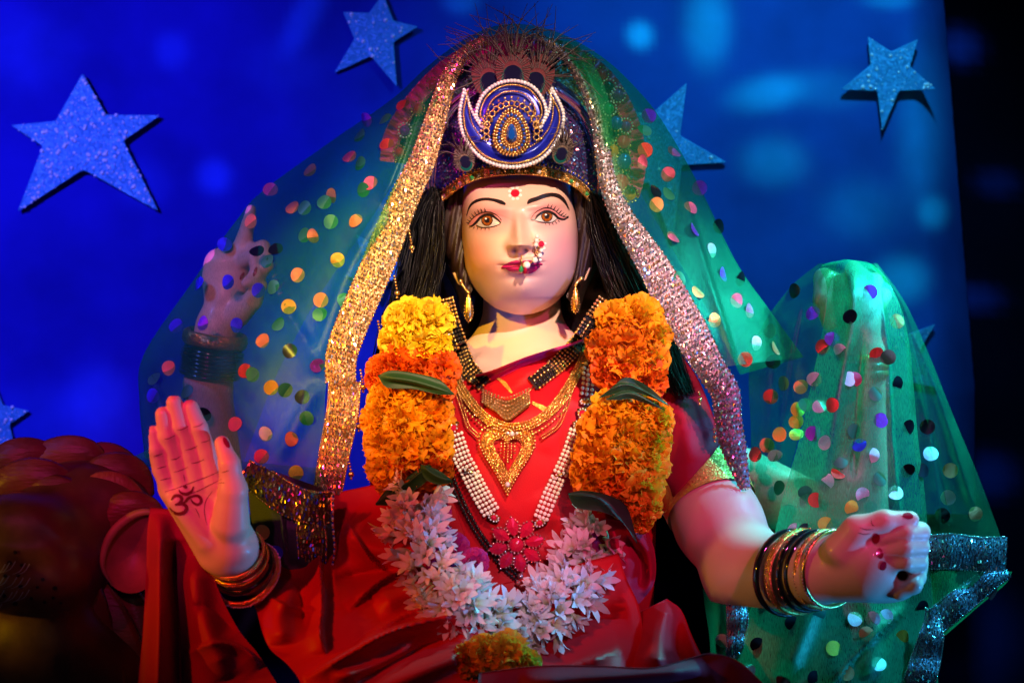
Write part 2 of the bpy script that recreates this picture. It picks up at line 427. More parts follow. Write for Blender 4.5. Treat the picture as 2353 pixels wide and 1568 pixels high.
def F2(x, y): return (974.4 + x * 0.2571, 369.6 + y * 0.2571)
def F2s(L): return [F2(*p) for p in L]

# --- head: rings from the face centre out to its outline, with depth
outline = np.array([(1180, 392), (1231, 390), (1283, 400), (1306, 428), (1319, 478), (1328, 524), (1328, 588), (1315, 640), (1289, 682), (1250, 711), (1198, 723), (1146, 711),
                    (1115, 690), (1090, 660), (1071, 627), (1062, 575), (1059, 524), (1060, 462), (1069, 425), (1090, 404), (1129, 393)], float)
NR, NT = 190, 420
oc = spline(np.vstack([outline, outline[:1]]), NT + 1)[:-1]
FC = np.array([1194.0, 556.0])
Y_RIM, DEP = 0.062, 0.100
def face_depth(X, Y, r):
    """depth (m, negative towards the viewer) of the sculpted face over measured pixels"""
    base = -DEP * np.power(np.clip(1 - np.power(r, 2.5 - 0.7 * smooth01((Y - 590) / 90.0)), 0, 1), 0.56)
    a = math.radians(4.2); c, s = math.cos(a), math.sin(a)
    dx, dy = X - 1190, Y - 503
    u = dx * c - dy * s; v = dx * s + dy * c          # face axes: u to the right, v down
    g = lambda cu, cv, su, sv: np.exp(-(((u - cu) / su) ** 2 + ((v - cv) / sv) ** 2))
    h = np.zeros_like(X)                              # in pixels, + towards the viewer
    t = np.clip((v + 14) / 72.0, 0, 1)
    prof = (4 + 44 * t ** 1.25) * smooth01((v + 34) / 40) * (1 - smooth01((v - 60) / 20.0))
    wid = 10.5 + 10.5 * t ** 2
    h += prof * np.exp(-np.abs(u / wid) ** 2.3)
    h += 8 * g(0, 52, 13, 13)                          # tip
    h += 15 * g(-20.5, 60, 11.5, 12) + 15 * g(20.5, 60, 11.5, 12)  # wings
    h -= 15 * g(-12.5, 71.5, 6.0, 4.6) + 15 * g(12.5, 71.5, 6.0, 4.6) # nostrils
    for e in (-68, 68):                                # eye sockets, balls and lids
        h -= 13 * g(e * 0.93, 0, 40, 22); h += 13 * g(e, 3, 30, 14); h += 5 * g(e, -28, 46, 10)
        h -= 2.5 * np.exp(-((v + 14 - 0.006 * (u - e) ** 2) / 3.0) ** 2) * np.exp(-((u - e) / 34) ** 2)
    h -= 3 * g(0, 88, 4.5, 9)                          # philtrum
    h += 9 * g(0, 104, 52, 26)
    wl = np.exp(-np.abs(u / 40) ** 3)
    h += wl * (7 * np.exp(-((v - 98 + 0.002 * u * u) / 6.5) ** 2) + 9 * np.exp(-((v - 115 + 0.004 * u * u) / 8.5) ** 2))
    h -= 6.5 * np.exp(-np.abs(u / 46) ** 4) * np.exp(-((v - 105.5 + 0.001 * u * u) / 2.4) ** 2)
    h -= 4 * g(-48, 107, 8, 8) + 4 * g(48, 107, 8, 8)
    h -= 6 * g(0, 134, 34, 9); h += 12 * g(0, 163, 38, 24)
    h += 9 * g(-72, 70, 44, 40) + 9 * g(72, 70, 44, 40)
    h += 4 * g(0, -70, 80, 40)
    h *= 1 - smooth01((r - 0.80) / 0.2)
    h -= 24 * smooth01((v - 181) / 30.0)              # under the chin
    return base - h * S
rr = np.linspace(0, 1, NR) ** 0.85; rr[0] = 0.002
PX = FC[0] + rr[:, None] * (oc[None, :, 0] - FC[0]); PY = FC[1] + rr[:, None] * (oc[None, :, 1] - FC[1])
YD = Y_RIM + face_depth(PX, PY, np.repeat(rr[:, None], NT, 1))
HV = W(PX.ravel(), PY.ravel(), YD.ravel())
HF = gridF(NR, NT, True)
# back of the head: close the rim backwards
nb = 10; back = []
for i in range(1, nb + 1):
    f = i / nb; k = math.cos(f * math.pi / 2) ** 0.6
    for j in range(NT):
        x = FC[0] + (oc[j, 0] - FC[0]) * (1 + 0.10 * math.sin(f * math.pi)) * max(k, 0.02); z = FC[1] + (oc[j, 1] - FC[1]) * max(k, 0.02)
        back.append(W(x, z, Y_RIM + 0.12 * math.sin(f * math.pi / 2)))
HV2 = np.vstack([HV, np.array(back)]); HF2 = gridF(NR + nb, NT, True)
# painted complexion
def complexion(X, Y):
    C = np.repeat(SKINC[None], X.size, 0).reshape(X.shape + (3,))
    def tint(col, k):
        nonlocal C
        k = np.clip(k, 0, 1)[..., None]; C = C * (1 - k) + np.array(col) * k
    a = math.radians(4.2); c, s = math.cos(a), math.sin(a); dx, dy = X - 1190, Y - 503; u = dx * c - dy * s; v = dx * s + dy * c
    g = lambda cu, cv, su, sv, p=2: np.exp(-((np.abs(u - cu) / su) ** p + (np.abs(v - cv) / sv) ** p))
    tint((0.80, 0.30, 0.32), 0.75 * g(-98, 70, 42, 48) + 0.75 * g(102, 66, 42, 48))
    tint((0.68, 0.20, 0.24), 0.95 * g(-64, -12, 46, 25) + 0.95 * g(66, -12, 46, 25))
    tint((0.52, 0.20, 0.22), 0.55 * g(-30, -6, 16, 24) + 0.55 * g(30, -6, 16, 24))
    tint((0.72, 0.30, 0.30), 0.6 * g(-66, 22, 38, 10) + 0.6 * g(68, 22, 38, 10))
    tint((0.80, 0.28, 0.30), 0.5 * g(0, 106, 62, 26))
    tint((0.72, 0.33, 0.26), 0.7 * g(0, -104, 150, 14))
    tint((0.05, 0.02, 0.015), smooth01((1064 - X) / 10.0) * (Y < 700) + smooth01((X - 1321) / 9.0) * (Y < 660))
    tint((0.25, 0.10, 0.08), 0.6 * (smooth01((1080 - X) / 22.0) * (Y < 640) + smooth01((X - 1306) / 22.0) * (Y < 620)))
    tint((0.10, 0.05, 0.06), 0.8 * g(-12.5, 71.5, 6.5, 4.8) + 0.8 * g(12.5, 71.5, 6.5, 4.8))  # shade inside the nostrils, painted into the colour
    return C
HC = np.vstack([complexion(PX, PY).reshape(-1, 3), np.repeat(np.array([[0.03, 0.015, 0.01]]), len(back), 0)])

# --- neck and shoulders
def torso(P):
    d = sd_cone(P, W(1198, 600, 0.155), W(1200, 800, 0.150), px(92), px(98))
    sh = sd_cone(P, W(1200, 850, 0.14), W(955, 920, 0.13), px(95), px(80)); d = smin(d, sh, 0.05)
    sh = sd_cone(P, W(1200, 850, 0.14), W(1500, 930, 0.13), px(95), px(85)); d = smin(d, sh, 0.05)
    d = smin(d, sd_ell(P, W(1225, 1090, 0.13), (px(300), 0.145, px(300))), 0.05)
    d = smin(d, sd_cone(P, W(1105, 838, 0.065), W(1190, 858, 0.045), px(10), px(12)), 0.03)
    d = smin(d, sd_cone(P, W(1300, 832, 0.065), W(1215, 858, 0.045), px(10), px(12)), 0.03)
    return d
TV, TF = surfnet(torso, W(820, 1420, 0.0) - np.array([0, 0.12, 0]), W(1600, 560, 0.30), 0.005, 3)

# --- ears
def ear_fn(a, b, side):
    a = np.array(a, float); b = np.array(b, float)
    def f(P):
        d = sd_cone(P, W(a[0], a[1], 0.085), W(b[0], b[1], 0.055), px(22), px(13), 1.3)
        c = sd_cone(P, W(a[0] + 3 * side, a[1] + 6, 0.070), W(a[0] * 0.4 + b[0] * 0.6, a[1] * 0.4 + b[1] * 0.6, 0.042), px(12), px(7), 1.3)
        return smax(d, -c, 0.004)
    return f
E1 = surfnet(ear_fn((1032, 568), (1061, 644), 1), W(990, 690, 0.02), W(1090, 520, 0.13), 0.0022)
E2 = surfnet(ear_fn((1356, 566), (1335, 636), -1), W(1310, 690, 0.02), W(1400, 520, 0.13), 0.0022)

# --- hands and arms
def chain(P, pts, radii, k=0.003):
    d = None
    for i in range(len(pts) - 1):
        e = sd_cone(P, pts[i], pts[i + 1], radii[i], radii[i + 1]); d = e if d is None else smin(d, e, k)
    return d

# lower left: open palm, facing out
YP = -0.27
def palm(P):
    fs = []
    def fin(pts, rs): fs.append(chain(P, [W(*p) for p in pts], [px(r) for r in rs]))
    fin([(351, 993, YP - .012), (358, 1032, YP - .010), (370, 1078, YP), (392, 1128, YP + .006)], [14.5, 17, 18, 20])
    fin([(374, 951, YP - .016), (384, 1000, YP - .012), (402, 1060, YP), (424, 1122, YP + .006)], [16, 19, 20, 22])
    fin([(400, 924, YP - .016), (414, 978, YP - .012), (436, 1045, YP), (456, 1115, YP + .006)], [16.5, 19, 20.5, 22])
    fin([(437, 936, YP - .012), (456, 982, YP - .010), (474, 1038, YP), (490, 1110, YP + .006)], [17, 19, 20.5, 22])
    d = fs[0]
    for f in fs[1:]: d = smin(d, f, 0.0022)
    pm = None
    for a, b, ra, rb in (((396, 1120), (500, 1262), 30, 46), ((425, 1115), (515, 1265), 34, 50), ((458, 1108), (525, 1260), 34, 50), ((490, 1112), (540, 1250), 34, 46)):
        e = sd_cone(P, W(a[0], a[1], YP + .010), W(b[0], b[1], YP + .022), px(ra), px(rb), 1.55); pm = e if pm is None else smin(pm, e, 0.01)
    pm = smin(pm, sd_cone(P, W(408, 1150, YP - .004), W(478, 1240, YP + .006), px(22), px(26)), 0.012)
    th = chain(P, [W(510, 1018, YP - .020), W(527, 1066, YP - .024), W(535, 1125, YP - .018), W(530, 1200, YP - .002)], [px(16), px(21), px(29), px(40)], 0.006)
    pm = smin(pm, smin(d, 1e3, 0.001), 0.007)
    d = smin(pm, th, 0.008)
    arm = sd_cone(P, W(530, 1258, YP + .020), W(572, 1330, YP + .10), px(50), px(52))
    return smin(d, arm, 0.012)
PV, PF = surfnet(palm, W(325, 1400, YP - 0.06), W(640, 900, YP + 0.15), 0.0017)

# upper left: raised index finger
YU = 0.168
def point(P):
    d = sd_ell(P, W(518, 640, YU), (px(58), px(34), px(72)))
    d = smin(d, sd_cone(P, W(500, 600, YU), W(575, 585, YU), px(28), px(26)), 0.012)
    d = smin(d, sd_cone(P, W(515, 690, YU), W(498, 760, YU), px(46), px(46), 1.2), 0.012)
    f = chain(P, [W(577, 482, YU - .012), W(570, 515, YU - .008), W(556, 570, YU)], [px(13), px(16), px(24)])
    m = chain(P, [W(575, 580, YU), W(604, 568, YU - .03), W(612, 610, YU - .05), W(592, 640, YU - .045)], [px(22), px(18), px(16), px(14)])
    r = chain(P, [W(550, 600, YU), W(585, 590, YU - .04), W(590, 628, YU - .055), W(566, 650, YU - .05)], [px(22), px(17), px(15), px(13)])
    t = chain(P, [W(545, 720, YU - .01), W(580, 690, YU - .03), W(596, 656, YU - .045), W(588, 632, YU - .055)], [px(34), px(24), px(18), px(14)])
    d = smin(d, f, 0.008); d = smin(d, smin(m, r, 0.002), 0.005); d = smin(d, t, 0.006)
    d = smin(d, sd_cone(P, W(496, 750, YU), W(478, 880, YU + .01), px(48), px(56)), 0.012)
    d = smin(d, sd_cone(P, W(478, 880, YU + .01), W(500, 1120, YU + .03), px(56), px(66)), 0.012)
    return d
UV_, UF = surfnet(point, W(390, 1150, YU - 0.09), W(660, 455, YU + 0.10), 0.0024)

# upper right: half closed hand under the shawl
YR = 0.165
def raised(P):
    d = sd_ell(P, W(1965, 700, YR), (px(62), px(36), px(80)))
    fs = [chain(P, [W(1930, 660, YR), W(1893, 640, YR - .01), W(1890, 690, YR - .04), W(1905, 745, YR - .045)], [px(30), px(26), px(24), px(18)]),
          chain(P, [W(1950, 650, YR), W(1960, 618, YR - .02), W(1990, 640, YR - .055), W(1975, 652, YR - .06)], [px(26), px(20), px(17), px(14)]),
          chain(P, [W(1985, 660, YR), W(2010, 645, YR - .02), W(2005, 672, YR - .058), W(1980, 678, YR - .062)], [px(26), px(20), px(17), px(14)]),
          chain(P, [W(2005, 690, YR), W(2030, 680, YR - .02), W(2018, 704, YR - .055), W(1990, 708, YR - .058)], [px(24), px(19), px(16), px(13)])]
    f = fs[0]
    for g in fs[1:]: f = smin(f, g, 0.003)
    d = smin(d, f, 0.007)
    d = smin(d, sd_cone(P, W(1975, 760, YR), W(1985, 830, YR), px(48), px(46)), 0.02)
    d = smin(d, sd_cone(P, W(1985, 830, YR), W(1965, 1230, YR + .04), px(50), px(82)), 0.02)
    d = smin(d, sd_cone(P, W(1965, 1230, YR + .04), W(1700, 1100, YR + .06), px(80), px(80)), 0.02)
    return d
RV, RF = surfnet(raised, W(1630, 1340, YR - 0.10), W(2090, 590, YR + 0.13), 0.0028)

# lower right: arm reaching forward, closed fist
YF = -0.27
def fist(P):
    up = sd_cone(P, W(1560, 1000, 0.08), W(1650, 1200, -0.02), px(92), px(92))
    el = sd_cone(P, W(1650, 1200, -0.02), W(1718, 1318, -0.10), px(92), px(88))
    fo = sd_cone(P, W(1718, 1318, -0.10), W(1868, 1312, -0.235), px(86), px(68))
    d = smin(smin(up, el, 0.03), fo, 0.035)
    hb = sd_cone(P, W(1880, 1312, -0.245), W(1985, 1292, YF), px(64), px(82)); d = smin(d, hb, 0.015)
    d = smin(d, sd_ell(P, W(2045, 1290, YF + .012), (px(78), px(58), px(84))), 0.018)
    yf = YF - .022
    th = chain(P, [W(1935, 1262, YF - .02), W(1968, 1216, yf - .012), W(2030, 1196, yf - .018), W(2092, 1192, yf - .012)], [px(40), px(29), px(22), px(17)], 0.006)
    fs = [chain(P, [W(2098, 1222, YF + .006), W(2112, 1222, yf + .004), W(2080, 1224, yf - .016), W(2022, 1236, yf - .014)], [px(24), px(22), px(20), px(16)]),
          chain(P, [W(2098, 1256, YF + .006), W(2110, 1256, yf + .004), W(2078, 1259, yf - .018), W(2030, 1269, yf - .014)], [px(23), px(22), px(20), px(15)]),
          chain(P, [W(2094, 1290, YF + .006), W(2106, 1291, yf + .004), W(2078, 1294, yf - .016), W(2036, 1298, yf - .012)], [px(23), px(21), px(19), px(14)]),
          chain(P, [W(2085, 1322, YF + .006), W(2106, 1324, yf + .006), W(2098, 1344, yf - .006), W(2066, 1356, yf - .002), W(2038, 1344, yf)], [px(22), px(19), px(18), px(18), px(17)])]
    f = fs[0]
    for g in fs[1:]: f = smin(f, g, 0.0022)
    f = smin(f, th, 0.003)
    d = smin(d, f, 0.006)
    hole = sd_cone(P, W(2074, 1325, YF - 0.08), W(2072, 1318, YF + 0.02), px(12.5), px(11))
    return smax(d, -hole, 0.003)
AV, AF = surfnet(fist, W(1450, 1450, -0.36), W(2160, 900, 0.16), 0.0026)

parts = [(HV2, HF2), (TV, TF), E1, E2, (PV, PF), (UV_, UF), (RV, RF), (AV, AF)]
BV = np.concatenate([p[0] for p in parts]); BF = []; off = 0
for v, f in parts: BF.append(np.asarray(f) + off); off += len(v)
BF = np.concatenate(BF)
BC = np.vstack([HC, np.repeat(SKINC[None], len(BV) - len(HC), 0)])
bme = mkmesh('body', BV, BF); attr_color(bme, 'Paint', BC)
M_SKIN = mat('painted_skin', (0.8, 0.56, 0.44), 0.42, attr='Paint', var=0.03, vscale=18, coat=0.12, spec=0.4, bump=0.05, bscale=120)
body = put('body', bme, M_SKIN, idol)
SK_FACE = Skin().add(HV, HF); SK_PALM = Skin().add(PV, PF); SK_FIST = Skin().add(AV, AF); SK_UP = Skin().add(UV_, UF); SK_RAISED = Skin().add(RV, RF)
SK_BODY = Skin().add(HV2, HF2).add(TV, TF)

# --- paint on the face
M_INK = mat('dark_brown_paint', (0.018, 0.010, 0.012), 0.35, coat=0.3)
M_WHITE = mat('eye_white', (0.66, 0.56, 0.54), 0.15, coat=0.6)
M_IRIS = mat('amber_iris', (0.30, 0.075, 0.010), 0.1, coat=1.0, var=0.5, vscale=400)
M_LID = mat('pink_lid', (0.72, 0.25, 0.25), 0.4)
M_LIP = mat('crimson_lip', (0.40, 0.008, 0.11), 0.28, coat=0.4)
M_RED = mat('red_paint', (0.62, 0.005, 0.03), 0.4)
M_WPAINT = mat('white_paint', (0.82, 0.80, 0.76), 0.5)
M_HILITE = mat('white_glint', (0.95, 0.95, 0.95), 0.3)
def brow(up, lo): 
    V, F = band(SK_FACE, F2s(up), F2s(lo), 0.0006, 30, 5); return mk('eyebrow', V, F, M_INK, idol)
b1 = brow([(378, 482), (392, 420), (420, 375), (470, 342), (540, 328), (620, 335), (690, 352), (730, 378)], [(380, 495), (402, 432), (432, 392), (480, 366), (550, 353), (620, 363), (680, 386), (722, 396)])
b2 = brow([(918, 372), (935, 342), (1000, 320), (1080, 292), (1150, 285), (1210, 300), (1260, 345), (1288, 405), (1298, 438)], [(922, 388), (955, 374), (1010, 356), (1080, 331), (1150, 321), (1200, 336), (1245, 371), (1278, 416), (1296, 446)])
def eye(scl_up, scl_lo, iris, liner, crease, lash_pts, lower, sgn):
    V, F = band(SK_FACE, F2s(scl_up), F2s(scl_lo), 0.0005, 24, 7); e = mk('eye', V, F, M_WHITE, idol)
    V, F = band(SK_FACE, F2s(crease), F2s(liner), 0.0004, 28, 5); mk('eyelid', V, F, M_LID, idol)
    ix, iy = F2(*iris)
    up = spline(F2s(scl_up), 60); lo = spline(F2s(scl_lo), 60)
    # iris cut by the lids
    def clipdisc(r, off, name, mt, par, k=28):
        pts = []
        for i in range(k):
            t = 2 * math.pi * i / k; x, y = ix + r * math.cos(t), iy + r * math.sin(t)
            o = np.argsort(up[:, 0]); yu = np.interp(x, up[o, 0], up[o, 1]); o = np.argsort(lo[:, 0]); yl = np.interp(x, lo[o, 0], lo[o, 1])
            pts.append((x, min(max(y, yu + 0.3), yl - 0.3)))
        V = [SK_FACE.toward(ix, iy, off)] + [SK_FACE.toward(ix + (p[0] - ix) * .5, iy + (p[1] - iy) * .5, off) for p in pts] + [SK_FACE.toward(*p, off) for p in pts]
        F = [(0, 1 + i, 1 + (i + 1) % k) for i in range(k)] + [(1 + i, 1 + k + i, 1 + k + (i + 1) % k, 1 + (i + 1) % k) for i in range(k)]
        return mk(name, V, F, mt, par)
    clipdisc(13.2, 0.0008, 'iris_rim', M_INK, e); clipdisc(11.4, 0.0010, 'iris', M_IRIS, e); clipdisc(6.0, 0.0012, 'pupil', M_INK, e)
    V, F = spotpaint(SK_FACE, ix - 2.5, iy - 3.5, 2.6, 2.1, 0.0014, 8); mk('glint', V, F, M_HILITE, e)
    mb = MB(); V, F = stroke(SK_FACE, F2s(liner), [1.2, 2.8, 3.2, 2.6, 1.5], 0.0015, 44); mb.add(V, F)
    V, F = stroke(SK_FACE, F2s(scl_lo), [1.2, .9, .9, .8, .6], 0.0012, 30); mb.add(V, F)
    V, F = stroke(SK_FACE, F2s(crease), [.5, .9, .9, .6], 0.0012, 40); mb.add(V, F)
    mb.build('eyeliner', M_INK, idol)
    mb = MB()
    for (bx, by, tx, ty) in lash_pts:
        mx, my = (bx + tx) / 2 - sgn * 5, (by + ty) / 2 + 8
        V, F = stroke(SK_FACE, F2s([(bx, by), (mx, my), (tx, ty)]), [1.4, 1.0, .25], 0.0016, 8); mb.add(V, F)
    for (bx, by, tx, ty) in lower:
        V, F = stroke(SK_FACE, F2s([(bx, by), (tx, ty)]), [.8, .25], 0.0014, 5); mb.add(V, F)
    mb.build('eyelashes', M_INK, idol)
cl = [(398, 556), (440, 508), (490, 472), (560, 455), (620, 470), (670, 505), (690, 532)]
ll = [(402, 586), (432, 575), (466, 545), (502, 506), (550, 482), (602, 486), (652, 520), (686, 552)]
eye([(465, 575), (490, 528), (530, 497), (580, 490), (630, 511), (665, 540), (682, 555)], [(465, 575), (500, 590), (550, 594), (610, 587), (660, 572), (682, 555)], (561, 530), ll, cl,
    [(400, 552, 372, 548), (412, 538, 382, 522), (428, 520, 398, 494), (446, 502, 420, 470), (468, 486, 444, 448), (492, 472, 474, 432), (516, 462, 503, 424), (542, 456, 538, 420)],
    [(450, 588, 436, 606), (480, 594, 470, 616), (512, 598, 506, 620), (545, 600, 544, 620), (578, 598, 582, 616)], -1)
cr = [(950, 520), (985, 470), (1040, 432), (1100, 418), (1160, 440), (1210, 480), (1250, 500), (1292, 494)]
lr = [(956, 522), (986, 525), (1016, 486), (1066, 457), (1120, 455), (1165, 477), (1200, 510), (1250, 521), (1290, 500)]
eye([(990, 530), (1020, 491), (1070, 464), (1120, 463), (1160, 481), (1190, 515)], [(990, 530), (1040, 546), (1100, 551), (1150, 544), (1190, 515)], (1096, 494), lr, cr,
    [(1106, 418, 1112, 383), (1132, 424, 1146, 388), (1156, 436, 1178, 402), (1180, 452, 1206, 422), (1200, 468, 1230, 440), (1220, 482, 1252, 458), (1240, 494, 1272, 474)],
    [(1085, 556, 1088, 572), (1115, 556, 1122, 574), (1145, 552, 1156, 572), (1172, 542, 1186, 560), (1196, 530, 1212, 546)], 1)
V, F = band(SK_FACE, F2s([(688, 948), (710, 930), (755, 908), (800, 891), (838, 886), (868, 896), (900, 886), (935, 883), (985, 896), (1030, 908), (1058, 916)]), F2s([(690, 966), (730, 960), (780, 950), (820, 944), (860, 940), (890, 941), (920, 940), (960, 937), (1000, 936), (1035, 934), (1058, 930)]), 0.0004, 40, 7)
mk('upper_lip', V, F, M_LIP, idol)
V, F = band(SK_FACE, F2s([(728, 962), (780, 952), (840, 943), (890, 943), (940, 941), (990, 938), (1036, 936)]), F2s([(730, 968), (770, 990), (820, 1006), (885, 1013), (940, 1008), (988, 988), (1034, 948)]), 0.0004, 40, 8)
mk('lower_lip', V, F, mat('pink_lip', (0.56, 0.015, 0.14), 0.25, coat=0.5), idol)
V, F = stroke(SK_FACE, F2s([(690, 960), (760, 955), (840, 942), (890, 942), (960, 939), (1056, 926)]), [1.2, .7, .7, .7, .7, 1.0], 0.0007, 40); mk('lip_line', V, F, mat('lip_line_paint', (0.12, 0.005, 0.03), .4), idol)
bx, by = F2(812, 288)
V, F = spotpaint(SK_FACE, bx, by, 10.0, 8.6, 0.0009); bindi = mk('forehead_mark', V, F, M_RED, idol)
for i in range(8):
    t = 2 * math.pi * i / 8 + .35; V, F = spotpaint(SK_FACE, bx + 13.2 * math.cos(t), by + 13.6 * math.sin(t), 4.0, 3.7, 0.0007, 10); mk('petal', V, F, M_WPAINT, bindi)
mb = MB()
for _ in range(26):
    x, y = F2(random.gauss(850, 110), random.gauss(235, 45)); V, F = spotpaint(SK_FACE, x, y, .55, .55, .0006, 6); mb.add(V, F)
o = mb.build('powder_flecks', M_WPAINT, idol); o['kind'] = 'stuff'

# --- palm paint
P5 = lambda x, y: (268.8 + x * 0.343, 806.4 + y * 0.343)
P5s = lambda L: [P5(*p) for p in L]
M_HENNA = mat('maroon_paint', (0.17, 0.010, 0.02), 0.5)
mb = MB()
for pts, w in [([(362, 995), (385, 968), (418, 968), (434, 988), (420, 1014), (388, 1028)], [1.6, 3.2, 3.8, 3.8, 3.4, 2]), ([(392, 1026), (440, 1022), (466, 1044), (452, 1076), (408, 1088), (372, 1072), (350, 1046)], [2, 3.4, 4.2, 4.4, 4.0, 3, 1.2]),
               ([(434, 1018), (456, 1008), (474, 986), (500, 972), (536, 966), (560, 984), (562, 1010), (540, 1026), (512, 1014), (494, 990)], [2, 3.2, 3.4, 2.6, 3, 3.6, 3.6, 3, 2.4, 1.5]), ([(414, 926), (428, 946), (462, 956), (496, 940), (512, 904)], [1.2, 3, 4, 3, 1.2])]:
    V, F = stroke(SK_PALM, P5s(pts), w, 0.0008, 40, YP); mb.add(V, F)
V, F = spotpaint(SK_PALM, *P5(456, 906), 5.4, 4.2, 0.0008, 10, .5, YP); mb.add(V, F)
mb.build('om_mark', M_HENNA, idol)
for pts in [[(320, 940), (400, 915), (500, 878), (590, 845), (660, 815), (690, 800)], [(460, 965), (540, 935), (620, 895), (700, 855)], [(640, 935), (600, 990), (585, 1050), (592, 1120), (605, 1165)], [(525, 1050), (545, 1090), (552, 1115)], [(445, 825), (455, 870)],
            [(245, 705), (305, 685)], [(270, 785), (330, 768)], [(288, 862), (360, 846)], [(318, 588), (350, 582), (390, 562)], [(358, 725), (395, 720), (428, 700)], [(380, 810), (430, 795), (475, 775)], [(400, 528), (440, 522), (478, 500)], [(458, 662), (500, 652), (540, 632)], [(495, 750), (540, 742), (585, 722)],
            [(510, 508), (550, 498), (580, 478)], [(562, 612), (600, 602), (622, 592)], [(700, 812), (750, 798)], [(680, 880), (720, 880)]]:
    V, F = stroke(SK_PALM, P5s(pts), [.3, .75, .75, .3], 0.0006, 18, YP); mk('palm_line', V, F, M_HENNA, idol)
M_NAIL = mat('red_nail_paint', (0.38, 0.005, 0.03), 0.2, coat=0.8)
def nail(sk, x, y, rx, ry, ang, dv):
    V, F = spotpaint(sk, x, y, rx, ry, 0.0009, 12, ang, dv); mk('fingernail', V, F, M_NAIL, idol)
nail(SK_PALM, 520, 1016, 6, 14, -.5, YP)
nail(SK_FIST, 2086, 1184, 12.5, 8, .15, YF); nail(SK_FIST, 2012, 1236, 9.5, 12, .15, YF); nail(SK_FIST, 2021, 1270, 8, 13, -.25, YF); nail(SK_FIST, 2029, 1299, 7.5, 11, .3, YF)
nail(SK_UP, 556, 634, 4, 10, .5, YU); nail(SK_UP, 586, 624, 4, 12, .35, YU); nail(SK_RAISED, 1953, 638, 8, 8, 0, YR); nail(SK_RAISED, 1964, 664, 11, 9, 0, YR)
mb = MB()
for pts in [[(1390, 568), (1430, 582), (1480, 580)], [(1378, 602), (1420, 612), (1460, 608)], [(1465, 515), (1468, 545), (1485, 560)]]:
    V, F = stroke(SK_FIST, [(1478.4 + a * .357, 1008 + b * .357) for a, b in pts], [.3, .9, .3], .0006, 12, YF); mb.add(V, F)
mb.build('palm_line', M_HENNA, idol)
# ------------------------------------------------------------------ sari
M_SARI = mat('red_satin', (0.50, 0.004, 0.012), 0.5, sheen=0.04, spec=0.22, bump=0.22, bscale=900, var=0.10, vscale=12)
M_SARI2 = mat('crimson_cotton', (0.34, 0.003, 0.035), 0.65, sheen=0.05, spec=0.2, bump=0.25, bscale=900, var=0.12, vscale=12)
M_PINK = mat('magenta_border', (0.62, 0.01, 0.16), 0.4, sheen=0.3)
M_ZARI = glitter('gold_zari', (0.85, 0.50, 0.10), 0.38, 0.6, 900, 0.6, 0.12)

def seg_dist(X, Y, P):
    """distance and signed side to a polyline"""
    best = np.full(X.shape, 1e9); sg = np.zeros(X.shape); tt = np.zeros(X.shape); n = len(P) - 1
    for i in range(n):
        a, b = np.asarray(P[i], float), np.asarray(P[i + 1], float); d = b - a; L = d @ d
        t = np.clip(((X - a[0]) * d[0] + (Y - a[1]) * d[1]) / L, 0, 1)
        ex, ey = X - a[0] - t * d[0], Y - a[1] - t * d[1]; q = np.hypot(ex, ey); s = np.sign(d[0] * ey - d[1] * ex)
        m = q < best; best[m] = q[m]; sg[m] = s[m]; tt[m] = ((i + t) / n)[m]
    return best, sg, tt

FOLD = 1.0
def folds(X, Y, lst):
    """depth of folds in metres, + towards the viewer: ('r', polyline, height, width) ridge; ('s', polyline, height, width) overlap with a sharp lip"""
    h = np.zeros(X.shape)
    for kind, P, amp, w in lst:
        P = spline(P, 24); d, s, t = seg_dist(X, Y, P); end = np.clip(np.minimum(t, 1 - t) * 6, 0, 1) ** 0.7
        amp = amp * FOLD
        if kind == 'r': h += amp * np.exp(-(d / w) ** 2) * end
        elif kind == 'v': h -= amp * np.exp(-(d / w)) * end
        else: h += amp * end * np.where(s > 0, np.exp(-d / w), np.exp(-(d / (0.14 * w)) ** 2))
    return h

def wrinkle(X, Y, amp, sc, seed):
    rg = np.random.default_rng(seed); h = np.zeros(X.shape)
    for _ in range(7):
        a = rg.uniform(0, math.pi); f = rg.uniform(0.6, 1.6) / sc; p = rg.uniform(0, 6.28)
        h += np.sin((X * math.cos(a) + Y * math.sin(a)) * f + p + 1.3 * np.sin((X * math.sin(a) - Y * math.cos(a)) * f * .6 + p * 2))
    return amp * h / 7

